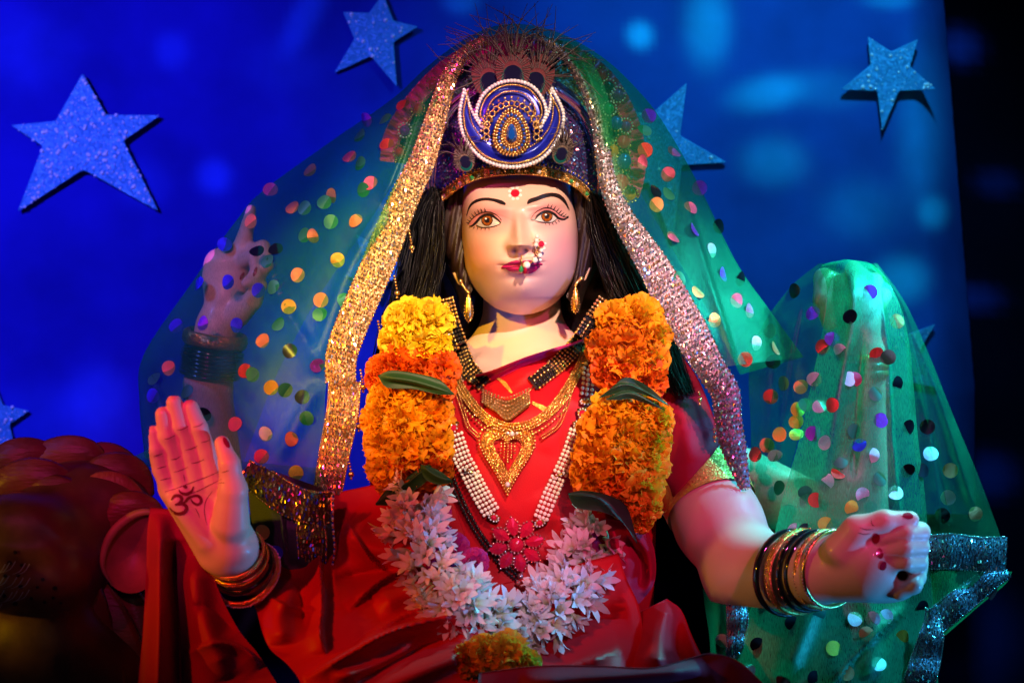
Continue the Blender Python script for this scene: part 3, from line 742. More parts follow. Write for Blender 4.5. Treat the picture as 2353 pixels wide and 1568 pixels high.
def cloth(name, left, right, nu, nv, depth, fl, mt, parent, wr=(0.002, 60, 1), thick=0.0015, smooth_n=0):
    """sheet between two measured edge curves (each a list of (px, py)), rows across"""
    A = spline(left, nv); B = spline(right, nv); u = np.linspace(0, 1, nu)
    X = A[:, None, 0] + (B[:, None, 0] - A[:, None, 0]) * u[None]; Y = A[:, None, 1] + (B[:, None, 1] - A[:, None, 1]) * u[None]
    Yd = depth(X, Y)
    for _ in range(smooth_n):
        Q = np.pad(Yd, 1, mode='edge'); Yd = (Q[:-2, 1:-1] + Q[2:, 1:-1] + Q[1:-1, :-2] + Q[1:-1, 2:] + Yd) / 5
    Yd = Yd - folds(X, Y, fl) - wrinkle(X, Y, wr[0], wr[1], wr[2])
    V = W(X.ravel(), Y.ravel(), Yd.ravel()); F = gridF(nv, nu)
    # a second layer behind gives the cloth its thickness
    V2 = V + np.array([0, thick, 0]); n = len(V)
    rim = [i for i in range(nu)] + [r * nu + nu - 1 for r in range(1, nv)] + [(nv - 1) * nu + c for c in range(nu - 2, -1, -1)] + [r * nu for r in range(nv - 2, 0, -1)]
    R = np.array([(rim[i], rim[(i + 1) % len(rim)], rim[(i + 1) % len(rim)] + n, rim[i] + n) for i in range(len(rim))])
    o = mk(name, np.vstack([V, V2]), np.vstack([F, F[:, ::-1] + n, R]), mt, parent); o['_'] = 1; del o['_']
    return o, Skin().add(V, F)

def chest_y(X, Y):
    e = 1 - ((X - 1225) / 350.0) ** 2 - 0.6 * ((Y - 1090) / 360.0) ** 2
    return 0.125 - 0.165 * np.sqrt(np.clip(e, 0.004, 1))
topx = np.array([850, 900, 1000, 1095, 1150, 1200, 1250, 1300, 1340, 1375, 1450, 1520]); topy = np.array([930, 905, 890, 866, 848, 828, 810, 797, 782, 765, 745, 760])
def chest_depth(X, Y):
    base = chest_y(X, Y); sk = np.empty(X.shape)
    for i in np.ndindex(X.shape): sk[i] = SK_BODY.hit(X[i], Y[i], 0.2)[0][1]
    t = smooth01((Y - np.interp(X, topx, topy)) / 150.0)
    y = (sk - 0.006) * (1 - t) + np.minimum(base, sk - 0.006) * t
    return y - 0.05 * smooth01((Y - 1230) / 220.0)
L = [(a, b) for a, b in zip(topx, topy)]; Lb = [(850, 1440), (950, 1440), (1100, 1440), (1250, 1440), (1400, 1440), (1500, 1440)]
sari, SK_CHEST = cloth('sari', L, Lb, 70, 84, chest_depth,
    [('s', [(1330, 800), (1230, 850), (1130, 930), (1060, 1010)], .004, 30), ('r', [(1340, 830), (1290, 930), (1250, 1040)], .004, 26), ('s', [(1290, 900), (1380, 950), (1440, 1000)], .004, 26),
     ('r', [(1240, 1130), (1290, 1230), (1200, 1300)], .006, 34), ('s', [(1120, 1280), (1230, 1250), (1330, 1300)], .006, 30), ('r', [(1100, 960), (1090, 1080), (1120, 1200)], .005, 40)], M_SARI, idol, (0.0016, 55, 3), smooth_n=3)
# the neck edge, the shoulder fall and its sleeve band
V, F = band(SK_CHEST, [(1092, 860), (1130, 850), (1200, 822), (1262, 802), (1320, 785), (1376, 762)], [(1096, 880), (1135, 872), (1200, 842), (1262, 818), (1320, 796), (1378, 770)], 0.002, 40, 4); mk('neck_border', V, F, M_PINK, sari)
V, F = stroke(SK_CHEST, [(1140, 866), (1158, 880), (1176, 902)], [2, 5, 2], .002, 14); mk('zari_band', V, F, M_ZARI, sari)
V, F = stroke(SK_CHEST, [(1222, 924), (1246, 936), (1272, 950)], [3, 6, 3], .002, 14); mk('zari_band', V, F, M_ZARI, sari)
def shoulder_depth(X, Y):
    y = np.empty(X.shape)
    for i in np.ndindex(X.shape): y[i] = min(SK_FIST.hit(X[i], Y[i], 0.07)[0][1], SK_CHEST.hit(X[i], Y[i], 0.07)[0][1], 0.07) - 0.020
    return y
pallu, SK_PALLU = cloth('shoulder_drape', [(1395, 760), (1400, 900), (1405, 1030), (1420, 1150), (1440, 1250)], [(1530, 770), (1602, 868), (1645, 975), (1656, 1018), (1470, 1225)], 46, 80, shoulder_depth,
    [('r', [(1500, 800), (1560, 920), (1585, 1060)], .010, 24), ('v', [(1545, 830), (1600, 950), (1620, 1030)], .006, 16), ('v', [(1520, 900), (1530, 1000), (1540, 1100)], .010, 20), ('r', [(1600, 900), (1630, 990), (1640, 1020)], .006, 16)], M_SARI2, sari, (0.002, 50, 5), smooth_n=8)
def arm_ring(t0, t1, grow, n=40, m=8):
    a, b = W(1560, 1000, 0.08), W(1650, 1200, -0.02); ax = nrm(b - a); u = nrm(np.cross(ax, [0, 1, 0])); v = np.cross(ax, u); V = []
    for i in range(m):
        c = a + (b - a) * (t0 + (t1 - t0) * i / (m - 1)); r = px(92) + grow + 0.0012 * math.sin(math.pi * i / (m - 1))
        for j in range(n): th = 2 * math.pi * j / n; V.append(c + r * (math.cos(th) * u + math.sin(th) * v))
    return np.array(V), gridF(m, n, True)
V, F = arm_ring(0.50, 0.84, 0.009); mk('sleeve_band', V, F, M_ZARI, sari)
V, F = arm_ring(0.36, 0.51, 0.005); mk('blouse_sleeve', V, F, mat('green_blouse', (0.02, 0.22, 0.06), 0.5, sheen=.3, bump=.1, bscale=80), sari)

# lap
FOLD = 2.2
def ramp(y0, y1, p0, p1, dome=0.0, cx=0, wx=1):
    return lambda X, Y: y0 + (y1 - y0) * smooth01((Y - p0) / (p1 - p0)) - dome * np.clip(1 - ((X - cx) / wx) ** 2, 0, 1)
cloth('lap_fold', [(775, 1130), (700, 1200), (620, 1290), (568, 1358), (588, 1398), (603, 1453), (622, 1492), (662, 1527), (690, 1570), (700, 1640)], [(1010, 1080), (1040, 1150), (1070, 1230), (1100, 1300), (1120, 1380), (1120, 1430), (1120, 1480), (1120, 1530), (1120, 1580), (1120, 1640)], 110, 110,
    ramp(-0.05, -0.30, 1100, 1640, .03, 880, 360),
    [('s', [(700, 1560), (800, 1500), (900, 1448), (1000, 1420), (1090, 1400)], .022, 38), ('s', [(730, 1250), (740, 1370), (735, 1450), (745, 1500)], .016, 26), ('r', [(790, 1210), (850, 1250), (920, 1260), (990, 1250)], .016, 34), ('v', [(770, 1330), (880, 1310), (1000, 1320)], .014, 22),
     ('s', [(790, 1190), (850, 1280), (900, 1320)], .008, 26), ('r', [(690, 1330), (640, 1400), (650, 1480)], .014, 30), ('r', [(860, 1390), (960, 1350), (1060, 1340)], .012, 26), ('v', [(820, 1570), (940, 1500), (1060, 1450)], .012, 22), ('r', [(830, 1600), (960, 1540), (1080, 1490)], .014, 30), ('v', [(650, 1290), (690, 1370), (700, 1450)], .012, 20), ('s', [(1090, 1330), (980, 1300), (880, 1330), (800, 1400)], .010, 18), ('s', [(820, 1480), (910, 1420), (1010, 1380)], .008, 14), ('r', [(760, 1560), (860, 1530), (960, 1480)], .006, 12), ('v', [(900, 1240), (950, 1200), (1000, 1190)], .008, 12), ('s', [(600, 1360), (660, 1390), (720, 1400)], .008, 14)],
    M_SARI, sari, (0.004, 70, 8))
cloth('lap_fold', [(1000, 1380), (1000, 1430), (1010, 1490), (1020, 1560), (1020, 1640)], [(1420, 1270), (1440, 1330), (1470, 1400), (1480, 1500), (1480, 1640)], 70, 50, ramp(-0.10, -0.22, 1300, 1640),
    [('s', [(1100, 1640), (1250, 1560), (1420, 1490)], .018, 40), ('v', [(1230, 1470), (1330, 1430), (1440, 1400)], .012, 22), ('r', [(1180, 1520), (1280, 1570), (1330, 1640)], .012, 26)], M_SARI, sari, (0.004, 60, 9))
# waist roll
cloth('waist_roll', [(1390, 1190), (1400, 1240), (1410, 1300), (1400, 1350), (1390, 1400)], [(1480, 1205), (1500, 1250), (1507, 1300), (1500, 1345), (1470, 1385)], 40, 40, lambda X, Y: -0.075 + 0.05 * smooth01((X - 1440) / 70), [('r', [(1450, 1215), (1490, 1270), (1496, 1330), (1480, 1370)], .012, 14), ('v', [(1440, 1230), (1470, 1290), (1470, 1350)], .008, 12)], M_SARI2, sari, (.002, 40, 11))
cloth('knee_fold', [(1420, 1430), (1380, 1460), (1340, 1490), (1310, 1520), (1290, 1580), (1280, 1640)], [(1532, 1374), (1566, 1402), (1590, 1460), (1622, 1522), (1660, 1580), (1690, 1640)], 64, 64, lambda X, Y: -0.12 - 0.16 * smooth01((Y - 1370) / 270.0) + 0.00002 * np.abs(X - 1530) ** 1.6 * 1.2,
    [('r', [(1535, 1380), (1510, 1450), (1500, 1540)], .016, 36), ('v', [(1450, 1440), (1430, 1500), (1440, 1560)], .010, 26), ('r', [(1570, 1410), (1600, 1500), (1640, 1560)], .008, 18)], M_SARI, sari, (.004, 60, 12))
cloth('hem_fold', [(1180, 1560), (1200, 1640)], [(1760, 1570), (1790, 1640)], 80, 24, lambda X, Y: -0.30 + 0.0 * X, [], M_SARI, sari, (.006, 50, 13)) if False else None
cloth('hem_fold', [(1100, 1545), (1240, 1528), (1380, 1528), (1500, 1532), (1600, 1506), (1640, 1500), (1700, 1520), (1765, 1580)], [(1090, 1660), (1240, 1660), (1380, 1660), (1500, 1660), (1600, 1660), (1650, 1660), (1720, 1660), (1790, 1660)], 26, 80, lambda X, Y: -0.33 - 0.02 * smooth01((Y - 1500) / 100), [('r', [(1200, 1570), (1400, 1555), (1620, 1540)], .012, 22), ('v', [(1250, 1600), (1450, 1590), (1640, 1570)], .01, 16)], M_SARI2, sari, (.005, 40, 13))
# left fall of the sari beside the lion
cloth('side_fall', [(345, 1165), (338, 1220), (335, 1320), (328, 1440), (316, 1570), (310, 1640)], [(470, 1175), (480, 1270), (498, 1345), (546, 1442), (592, 1500), (640, 1575)], 80, 90, ramp(-0.20, -0.28, 1170, 1640),
    [('r', [(366, 1180), (368, 1300), (366, 1450), (360, 1640)], .020, 20), ('v', [(400, 1240), (402, 1330), (412, 1450), (415, 1640)], .040, 14), ('r', [(440, 1280), (450, 1360), (480, 1460), (520, 1560)], .014, 34), ('s', [(430, 1500), (490, 1475), (560, 1490), (600, 1530)], .012, 24), ('v', [(440, 1390), (490, 1400), (540, 1450)], .008, 22)], M_SARI2, sari, (.003, 60, 14))
FOLD = 1.0
# zari borders on the lap
SK_LAP = Skin()
for c in sari.children:
    if c.name.startswith('lap_fold'):
        me = c.data; SK_LAP.add([v.co for v in me.vertices], [p.vertices for p in me.polygons])
M_WGOLD = mat('woven_gold', (.42, .17, .02), .4, .4, bump=.4, bscale=700)
Z2 = lambda x, y: (268.8 + x * .3141, 1276.8 + y * .3141)
# ------------------------------------------------------------------ hair
M_HAIR = mat('black_hair', (0.003, 0.0025, 0.004), 0.38, spec=0.35)
M_HAIRB = mat('sculpted_brown_hair', (0.020, 0.008, 0.006), 0.45, bump=0.5, bscale=120, aniso=(6, 6, 1))
def side_hair(inner, outer, y_in, y_mid, y_out):
    A = spline(inner, 40); B = spline(outer, 40); u = np.linspace(0, 1, 16)
    X = A[:, None, 0] + (B[:, None, 0] - A[:, None, 0]) * u; Y = A[:, None, 1] + (B[:, None, 1] - A[:, None, 1]) * u
    Yd = y_in + (y_out - y_in) * u[None] ** 2 - y_mid * np.sin(np.pi * u[None]) + 0.004 * np.sin(X * .35 + Y * .06)
    return W(X.ravel(), Y.ravel(), Yd.ravel()), gridF(40, 16)
for a in [([(1068, 415), (1062, 460), (1061, 520), (1064, 575), (1072, 625), (1086, 664)], [(1010, 420), (985, 480), (990, 560), (1020, 620), (1045, 670), (1060, 720)], .045, .014, .10),
          ([(1308, 420), (1320, 470), (1328, 524), (1328, 585), (1318, 640), (1300, 680)], [(1370, 420), (1400, 480), (1395, 560), (1370, 620), (1345, 670), (1330, 720)], .045, .014, .10)]:
    V, F = side_hair(*a); mk('hair', V, F, M_HAIRB, idol)
def strands(guides, spread, n, y0, seed, r=0.0007):
    rg = np.random.default_rng(seed); mb = MB(); G = np.asarray(guides, float); sp = np.asarray(spread, float)
    for _ in range(n):
        o = rg.uniform(-1, 1); yy = y0 + rg.uniform(-.022, .022); w = rg.normal(0, 3, (len(G), 2)) + rg.normal(0, 4)
        P = G + np.stack([o * sp, 0 * sp], 1) + w; P = spline(P, 12)
        q = W(P[:, 0], P[:, 1], yy + .006 * np.sin(P[:, 1] * .02 + rg.uniform(0, 6)) + .0005 * np.abs(o) * 30)
        V, F = tube(q, np.linspace(r, r * .6, 12), 4, False); mb.add(V, F)
    return mb
lg = [(1000, 440), (984, 500), (972, 580), (955, 660), (930, 740), (895, 840), (880, 900)]; ls = [14, 34, 44, 46, 44, 34, 30]
rg_ = [(1362, 450), (1385, 510), (1412, 580), (1440, 650), (1475, 720), (1515, 800), (1560, 900)]; rs = [14, 34, 44, 54, 56, 44, 30]
for g, s, sd in ((lg, ls, 31), (rg_, rs, 32)):
    G = np.asarray(g, float); V = []; A = spline(np.c_[G, s], 24); u = np.linspace(-1, 1, 14)
    X = A[:, None, 0] + A[:, None, 2] * u; Y = np.repeat(A[:, None, 1], 14, 1); Yd = .052 + .03 * np.abs(u)[None] ** 2 + .003 * np.sin(X * .6)
    base = MB(); base.add(W(X.ravel(), Y.ravel(), Yd.ravel()), [tuple(f) for f in gridF(24, 14)]); base.build('hair_lock', M_HAIR, idol)
    o = strands(g, s, 520, .038, sd).build('hair_strands', M_HAIR, idol); o['kind'] = 'stuff'
# dark mass of hair behind the neck
A = spline([(1000, 430), (985, 520), (975, 620), (960, 720), (930, 820), (900, 920)], 30); B = spline([(1385, 430), (1400, 520), (1415, 620), (1440, 720), (1480, 820), (1530, 920)], 30); u = np.linspace(0, 1, 40)
X = A[:, None, 0] + (B[:, None, 0] - A[:, None, 0]) * u; Y = A[:, None, 1] + (B[:, None, 1] - A[:, None, 1]) * u; Yd = .105 + .07 * np.sin(np.pi * u)[None] + .004 * np.sin(X * .5)
mk('back_hair', W(X.ravel(), Y.ravel(), Yd.ravel()), gridF(30, 40), M_HAIR, idol)
# ------------------------------------------------------------------ flower garland
def petal_mat(name, c1, c2, rough=0.6, trl=0.3):
    m = bpy.data.materials.new(name); m.use_nodes = True; nt = m.node_tree; b = nt.nodes['Principled BSDF']; b.inputs['Roughness'].default_value = rough
    b.inputs['Specular IOR Level'].default_value = 0.3
    tc = nt.nodes.new('ShaderNodeTexCoord'); n = nt.nodes.new('ShaderNodeTexNoise'); n.inputs['Scale'].default_value = 90; n.inputs['Detail'].default_value = 3
    oi = nt.nodes.new('ShaderNodeObjectInfo'); ad = nt.nodes.new('ShaderNodeMath'); mx = nt.nodes.new('ShaderNodeMix'); mx.data_type = 'RGBA'
    nt.links.new(tc.outputs['Object'], n.inputs['Vector']); nt.links.new(n.outputs['Fac'], ad.inputs[0])
    ml = nt.nodes.new('ShaderNodeMath'); ml.operation = 'MULTIPLY_ADD'; nt.links.new(oi.outputs['Random'], ml.inputs[0]); ml.inputs[1].default_value = 0.5; ml.inputs[2].default_value = -0.25
    nt.links.new(ml.outputs[0], ad.inputs[1])
    mr = nt.nodes.new('ShaderNodeMapRange'); mr.inputs['From Min'].default_value = 0.3; mr.inputs['From Max'].default_value = 0.7; nt.links.new(ad.outputs[0], mr.inputs['Value'])
    mx.inputs[6].default_value = (*c1, 1); mx.inputs[7].default_value = (*c2, 1); nt.links.new(mr.outputs[0], mx.inputs[0]); nt.links.new(mx.outputs[2], b.inputs['Base Color'])
    t = nt.nodes.new('ShaderNodeBsdfTranslucent'); nt.links.new(mx.outputs[2], t.inputs['Color']); ms = nt.nodes.new('ShaderNodeMixShader'); ms.inputs[0].default_value = trl
    nt.links.new(b.outputs[0], ms.inputs[1]); nt.links.new(t.outputs[0], ms.inputs[2]); nt.links.new(ms.outputs[0], nt.nodes['Material Output'].inputs[0])
    return m
M_YEL = petal_mat('yellow_petal', (0.86, 0.56, 0.008), (0.90, 0.66, 0.03)); M_ORA = petal_mat('orange_petal', (0.78, 0.20, 0.004), (0.88, 0.36, 0.006)); M_DOR = petal_mat('deep_orange_petal', (0.78, 0.11, 0.004), (0.80, 0.17, 0.004))
M_AMB = petal_mat('amber_petal', (0.84, 0.33, 0.005), (0.86, 0.46, 0.008)); M_DRY = petal_mat('dried_petal', (0.72, 0.26, 0.012), (0.80, 0.42, 0.03))

def marigold_mesh(seed, n=270, R=0.030):
    rg = np.random.default_rng(seed); V = []; F = []
    for i in range(n):
        q = math.sqrt((i + .5) / n); az = i * 2.39996 + rg.normal(0, .12); po = q * 1.95
        d = np.array([math.sin(po) * math.cos(az), math.sin(po) * math.sin(az), math.cos(po)])     # outward
        tn = np.array([math.cos(po) * math.cos(az), math.cos(po) * math.sin(az), -math.sin(po)]); sd = np.cross(d, tn)
        lean = 0.10 + 0.45 * q + rg.normal(0, .30); ax = nrm(d + tn * lean); up = nrm(tn - ax * (tn @ ax))
        ln = R * (0.40 + 0.20 * rg.random()); w = R * (0.12 + 0.09 * rg.random()); b0 = d * R * 0.50
        curl = rg.uniform(-.25, .6); ph = rg.uniform(0, 6.28); base = len(V)
        for r in range(4):
            t = r / 3; wr = w * (0.35 + 1.0 * math.sin(min(t * 1.15, 1) * 1.45))
            for c in range(4):
                s = (c - 1.5) / 1.5
                V.append(b0 + ax * ln * (t - 0.12 * abs(s) * t) + sd * wr * s + up * ln * (curl * t * t + 0.26 * t * math.sin(s * 4.6 + ph) + 0.10 * s * s))
        for r in range(3):
            for c in range(3): a = base + r * 4 + c; F.append((a, a + 1, a + 5, a + 4))
    return mkmesh('marigold', np.array(V), F, True)
MG = [marigold_mesh(i) for i in (1, 2, 3)]
for m_ in MG: m_.materials.append(M_ORA)

garland = empty('flower_garland', W(1130, 1600, -0.28), 'garland of yellow and orange marigolds, leaves and white tuberoses round the neck', 'garland')
SK_ALL = Skin(); SK_ALL.t = SK_CHEST.t + SK_PALLU.t + SK_BODY.t + SK_LAP.t
def orient(o, p, n, roll, sc):
    z = Vector(nrm(n)); q = z.to_track_quat('Z', 'Y'); M = Matrix.LocRotScale(Vector(p), q @ Vector((0, 0, 1)).rotation_difference(Vector((0, 0, 1))), Vector((sc,) * 3)) @ Matrix.Rotation(roll, 4, 'Z')
    o.matrix_basis = M
def flower(x, y, mt, sc, lift=0.02, nx=0, nz=0, yy=None):
    p, n = SK_ALL.hit(x, y, -0.02); p = W(x, y, (p[1] if yy is None else yy) - lift)
    o = bpy.data.objects.new('marigold', random.choice(MG)); COL.objects.link(o); o.parent = garland
    o.material_slots[0].link = 'OBJECT'; o.material_slots[0].material = mt
    nn = np.array([nx + random.gauss(0, .2), -1.0, nz + random.gauss(0, .2)]); M = None
    orient(o, p, nn, random.uniform(0, 6.28), sc * random.uniform(.93, 1.07))
for (x, y, m_, s_, nx, nz) in [
    (985, 742, M_YEL, 1.12, .3, .5), (938, 745, M_YEL, 1.1, -.4, .5), (918, 785, M_YEL, .95, -.6, 0), (968, 790, M_YEL, 1.15, 0, 0), (1000, 792, M_YEL, .8, .6, 0), (945, 726, M_YEL, .8, 0, .7),
    (920, 838, M_DOR, 1.0, -.3, -.1), (972, 842, M_DOR, 1.05, .1, -.2), (1012, 848, M_DOR, .9, .5, 0), (880, 850, M_DOR, .72, -.6, 0), (868, 872, M_DOR, .6, -.6, -.2), (1010, 890, M_DOR, .8, .5, 0),
    (905, 920, M_AMB, 1.15, -.3, .4), (960, 915, M_AMB, 1.15, .2, .4), (880, 962, M_AMB, 1.05, -.6, .1), (935, 968, M_AMB, 1.3, 0, .1), (988, 958, M_ORA, 1.05, .5, .1), (885, 1018, M_AMB, 1.0, -.6, 0), (935, 1030, M_AMB, 1.25, 0, 0), (985, 1022, M_ORA, 1.05, .5, 0),
    (890, 1068, M_AMB, 1.0, -.5, -.2), (940, 1078, M_DOR, 1.1, 0, -.3), (990, 1076, M_DOR, 1.0, .5, -.2), (905, 1105, M_ORA, .85, -.4, -.5),
    (1415, 742, M_AMB, 1.05, -.4, .4), (1465, 735, M_AMB, 1.1, .2, .5), (1492, 775, M_AMB, 1.0, .6, .1), (1440, 785, M_ORA, 1.2, 0, .1), (1398, 798, M_ORA, .95, -.6, 0), (1490, 828, M_ORA, 1.0, .6, 0), (1440, 838, M_ORA, 1.15, 0, -.1), (1398, 850, M_DOR, .9, -.5, -.1), (1485, 868, M_DOR, 1.0, .4, -.3), (1432, 878, M_DOR, .9, 0, -.3),
    (1412, 945, M_AMB, 1.05, -.3, .4), (1465, 938, M_AMB, 1.1, .2, .5), (1497, 965, M_AMB, .95, .6, .2), (1385, 985, M_ORA, 1.05, -.6, .1), (1440, 995, M_AMB, 1.2, 0, .1), (1490, 1018, M_AMB, 1.05, .6, 0), (1375, 1042, M_ORA, 1.05, -.6, 0), (1430, 1050, M_AMB, 1.2, 0, 0), (1482, 1068, M_YEL, 1.05, .6, 0),
    (1362, 1092, M_ORA, 1.0, -.5, 0), (1410, 1100, M_ORA, 1.1, -.1, -.1), (1465, 1115, M_YEL, 1.1, .4, -.1), (1440, 1148, M_AMB, .95, .1, -.3), (1480, 1160, M_YEL, .8, .5, -.3), (1390, 1132, M_ORA, .85, -.2, -.4), (1468, 1190, M_AMB, .65, .3, -.5)]:
    flower(x, y, m_, s_ * 1.04, 0.012, nx, nz, float(np.interp(y, [700, 860, 1000, 1200], [-.035, -.055, -.075, -.085])))
for (x, y, m_, s_) in [(1072, 1522, M_DRY, .85), (1112, 1506, M_DRY, .95), (1160, 1504, M_DRY, .95), (1200, 1528, M_DRY, .85), (1212, 1560, M_DRY, .75), (1055, 1550, M_DRY, .6), (1100, 1590, M_YEL, .8), (1150, 1585, M_YEL, .85), (1190, 1596, M_YEL, .7)]:
    flower(x, y, m_, s_, 0.0, 0, .3 if y < 1520 else .8, -0.29 if y < 1560 else -0.27)

M_LEAF = mat('dark_green_leaf', (0.010, 0.042, 0.012), 0.5, spec=.3, bump=0.25, bscale=70, var=.3, vscale=20)
def leaf(a, b, y, fl, wr=.002):
    o, _ = cloth('leaf', a, b, 22, 24, lambda X, Y: y + 0 * X, fl, M_LEAF, garland, (wr, 30, 5), thick=.0008); return o
leaf([(868, 862), (900, 850), (960, 858), (1010, 872), (1044, 905)], [(868, 864), (890, 890), (950, 893), (1005, 905), (1045, 907)], -0.112, [('r', [(875, 866), (950, 876), (1040, 905)], .008, 9), ('v', [(880, 875), (950, 886), (1030, 902)], .004, 5)])
leaf([(1376, 912), (1405, 890), (1440, 866), (1490, 888), (1537, 931)], [(1376, 914), (1410, 905), (1450, 900), (1495, 912), (1538, 933)], -0.108, [('s', [(1380, 910), (1440, 882), (1535, 930)], .010, 10), ('v', [(1450, 872), (1470, 890), (1490, 908)], .004, 6)])
leaf([(1392, 916), (1425, 899), (1450, 897), (1480, 912), (1526, 940)], [(1392, 918), (1420, 918), (1450, 916), (1485, 926), (1527, 942)], -0.116, [('r', [(1395, 916), (1450, 904), (1520, 938)], .006, 7)])
leaf([(862, 1156), (890, 1122), (930, 1098), (965, 1074), (985, 1066)], [(864, 1160), (900, 1158), (945, 1130), (980, 1105), (992, 1070)], -0.118, [('s', [(864, 1156), (930, 1112), (986, 1068)], .010, 10)])
leaf([(968, 1066), (990, 1072), (1015, 1084), (1040, 1104)], [(966, 1070), (975, 1098), (1005, 1112), (1042, 1108)], -0.126, [('r', [(968, 1068), (1000, 1092), (1040, 1106)], .007, 8)])
leaf([(1305, 1132), (1340, 1126), (1395, 1136), (1440, 1164), (1464, 1245)], [(1306, 1140), (1325, 1166), (1385, 1176), (1430, 1200), (1462, 1248)], -0.128, [('s', [(1306, 1136), (1380, 1148), (1460, 1240)], .008, 9), ('v', [(1350, 1132), (1370, 1150), (1385, 1172)], .003, 5)])
leaf([(1010, 1590), (1040, 1548), (1090, 1526), (1140, 1532), (1180, 1560)], [(1012, 1600), (1060, 1595), (1100, 1600), (1140, 1600), (1182, 1580)], -0.30, [('r', [(1020, 1585), (1100, 1552), (1175, 1565)], .008, 12)])

# tuberose florets: pale tube with six pointed lobes; shared meshes
def floret_mesh(seed, open_=1.0, L=0.026):
    rg = np.random.default_rng(seed); V = []; F = []; C = []
    k = 6; bend = rg.uniform(-.25, .25)
    for r in range(6):
        t = r / 5; rad = 0.0017 + 0.0016 * t ** 2 if open_ > .3 else 0.0016 + 0.0028 * math.sin(math.pi * min(t * .9 + .08, 1)); off = bend * L * t * t
        for j in range(k):
            a = 2 * math.pi * j / k; V.append((rad * math.cos(a) + off, rad * math.sin(a), L * (0.62 * t if open_ > .3 else .85 * t)))
            C.append(np.array([.50, .52, .10]) * (1 - t) + np.array([.84, .76, .72]) * t)
    for r in range(5):
        for j in range(k): F.append((r * k + j, r * k + (j + 1) % k, (r + 1) * k + (j + 1) % k, (r + 1) * k + j))
    z0 = L * .62; off = bend * L
    if open_ > .3:
        for j in range(6):
            a = 2 * math.pi * (j + .5 * (j % 2) * 0) / 6 + rg.normal(0, .08); op = open_ * rg.uniform(.75, 1.2); pl = L * rg.uniform(.62, .88); pw = L * .115; base = len(V)
            ra = np.array([math.cos(a), math.sin(a), 0]); ta = np.array([-math.sin(a), math.cos(a), 0])
            for r in range(5):
                t = r / 4; th = op * (.35 + .9 * t); ctr = np.array([off, 0, z0 - .002]) + ra * (0.0028 + pl * (math.sin(th) * t * .8)) + np.array([0, 0, pl * t * math.cos(th * .8)])
                w = pw * (0.75 + .5 * math.sin(t * 2.2)) * (1 - t ** 5 * .85)
                for s in (-1, 0, 1): V.append(ctr + ta * w * s + (np.array([0, 0, 1]) * .25 - ra * .0) * (w * abs(s) * .7)); C.append(np.array([.62, .55, .22]) * (1 - min(1, t * 2.2)) + np.array([.86, .70, .74]) * min(1, t * 2.2))
            for r in range(4):
                for c in range(2): q = base + r * 3 + c; F.append((q, q + 1, q + 4, q + 3))
    else:
        V.append((off, 0, L * .9)); C.append(np.array([.75, .70, .40]))
        F += [(5 * k + j, 5 * k + (j + 1) % k, len(V) - 1) for j in range(k)]
    me = mkmesh('tuberose', np.array(V), F, True); attr_color(me, 'Paint', np.array(C)); return me
def trl_attr(name, attr, trl):
    m = bpy.data.materials.new(name); m.use_nodes = True; nt = m.node_tree; b = nt.nodes['Principled BSDF']; b.inputs['Roughness'].default_value = .5
    a = nt.nodes.new('ShaderNodeAttribute'); a.attribute_name = attr; nt.links.new(a.outputs[0], b.inputs[0]); t = nt.nodes.new('ShaderNodeBsdfTranslucent'); nt.links.new(a.outputs[0], t.inputs[0])
    ms = nt.nodes.new('ShaderNodeMixShader'); ms.inputs[0].default_value = trl; nt.links.new(b.outputs[0], ms.inputs[1]); nt.links.new(t.outputs[0], ms.inputs[2]); nt.links.new(ms.outputs[0], nt.nodes['Material Output'].inputs[0]); return m
M_TUB = trl_attr('tuberose_petal', 'Paint', .25)
TUB = [floret_mesh(1, .62), floret_mesh(2, .48), floret_mesh(3, .75), floret_mesh(4, .36), floret_mesh(5, .1, .022), floret_mesh(6, .55, .023)]
for m_ in TUB: m_.materials.append(M_TUB)
tpath = spline([(965, 1130), (945, 1190), (962, 1255), (1000, 1320), (1050, 1385), (1115, 1432), (1190, 1440), (1255, 1415), (1300, 1360), (1330, 1300), (1360, 1245), (1375, 1195)], 200)
tw = np.interp(np.linspace(0, 1, 200), [0, .1, .3, .5, .7, .9, 1], [56, 64, 70, 78, 76, 70, 56])
ty = np.array([SK_ALL.hit(p[0], p[1], -.1)[0][1] for p in tpath]); ty = np.convolve(np.pad(ty, 20, mode='edge'), np.ones(41) / 41, 'valid')
TT = nrm(np.gradient(tpath, axis=0))
NFL = 240
for i in range(NFL):
    q = (i + random.random()) / NFL * 199; a = int(q); p = tpath[a]; t = TT[a]; nn = np.array([-t[1], t[0]])
    th = random.uniform(-1.15, 1.15); side = math.sin(th); r0 = tw[a] * S
    d = np.array([nn[0] * side, -math.cos(th), -nn[1] * side]) + 0.55 * np.array([t[0], 0, -t[1]]) * random.gauss(0, 1) + np.array([random.gauss(0, .2), 0, random.gauss(0, .2)])
    base = W(p[0] + nn[0] * side * tw[a] * .42, p[1] + nn[1] * side * tw[a] * .42, ty[a] - .016 - .010 * math.cos(th))
    o = bpy.data.objects.new('tuberose', TUB[random.choices(range(6), [3, 3, 2, 2, 1.6, 3])[0]]); COL.objects.link(o); o.parent = garland
    orient(o, base, d, random.uniform(0, 6.28), random.uniform(1.0, 1.45))
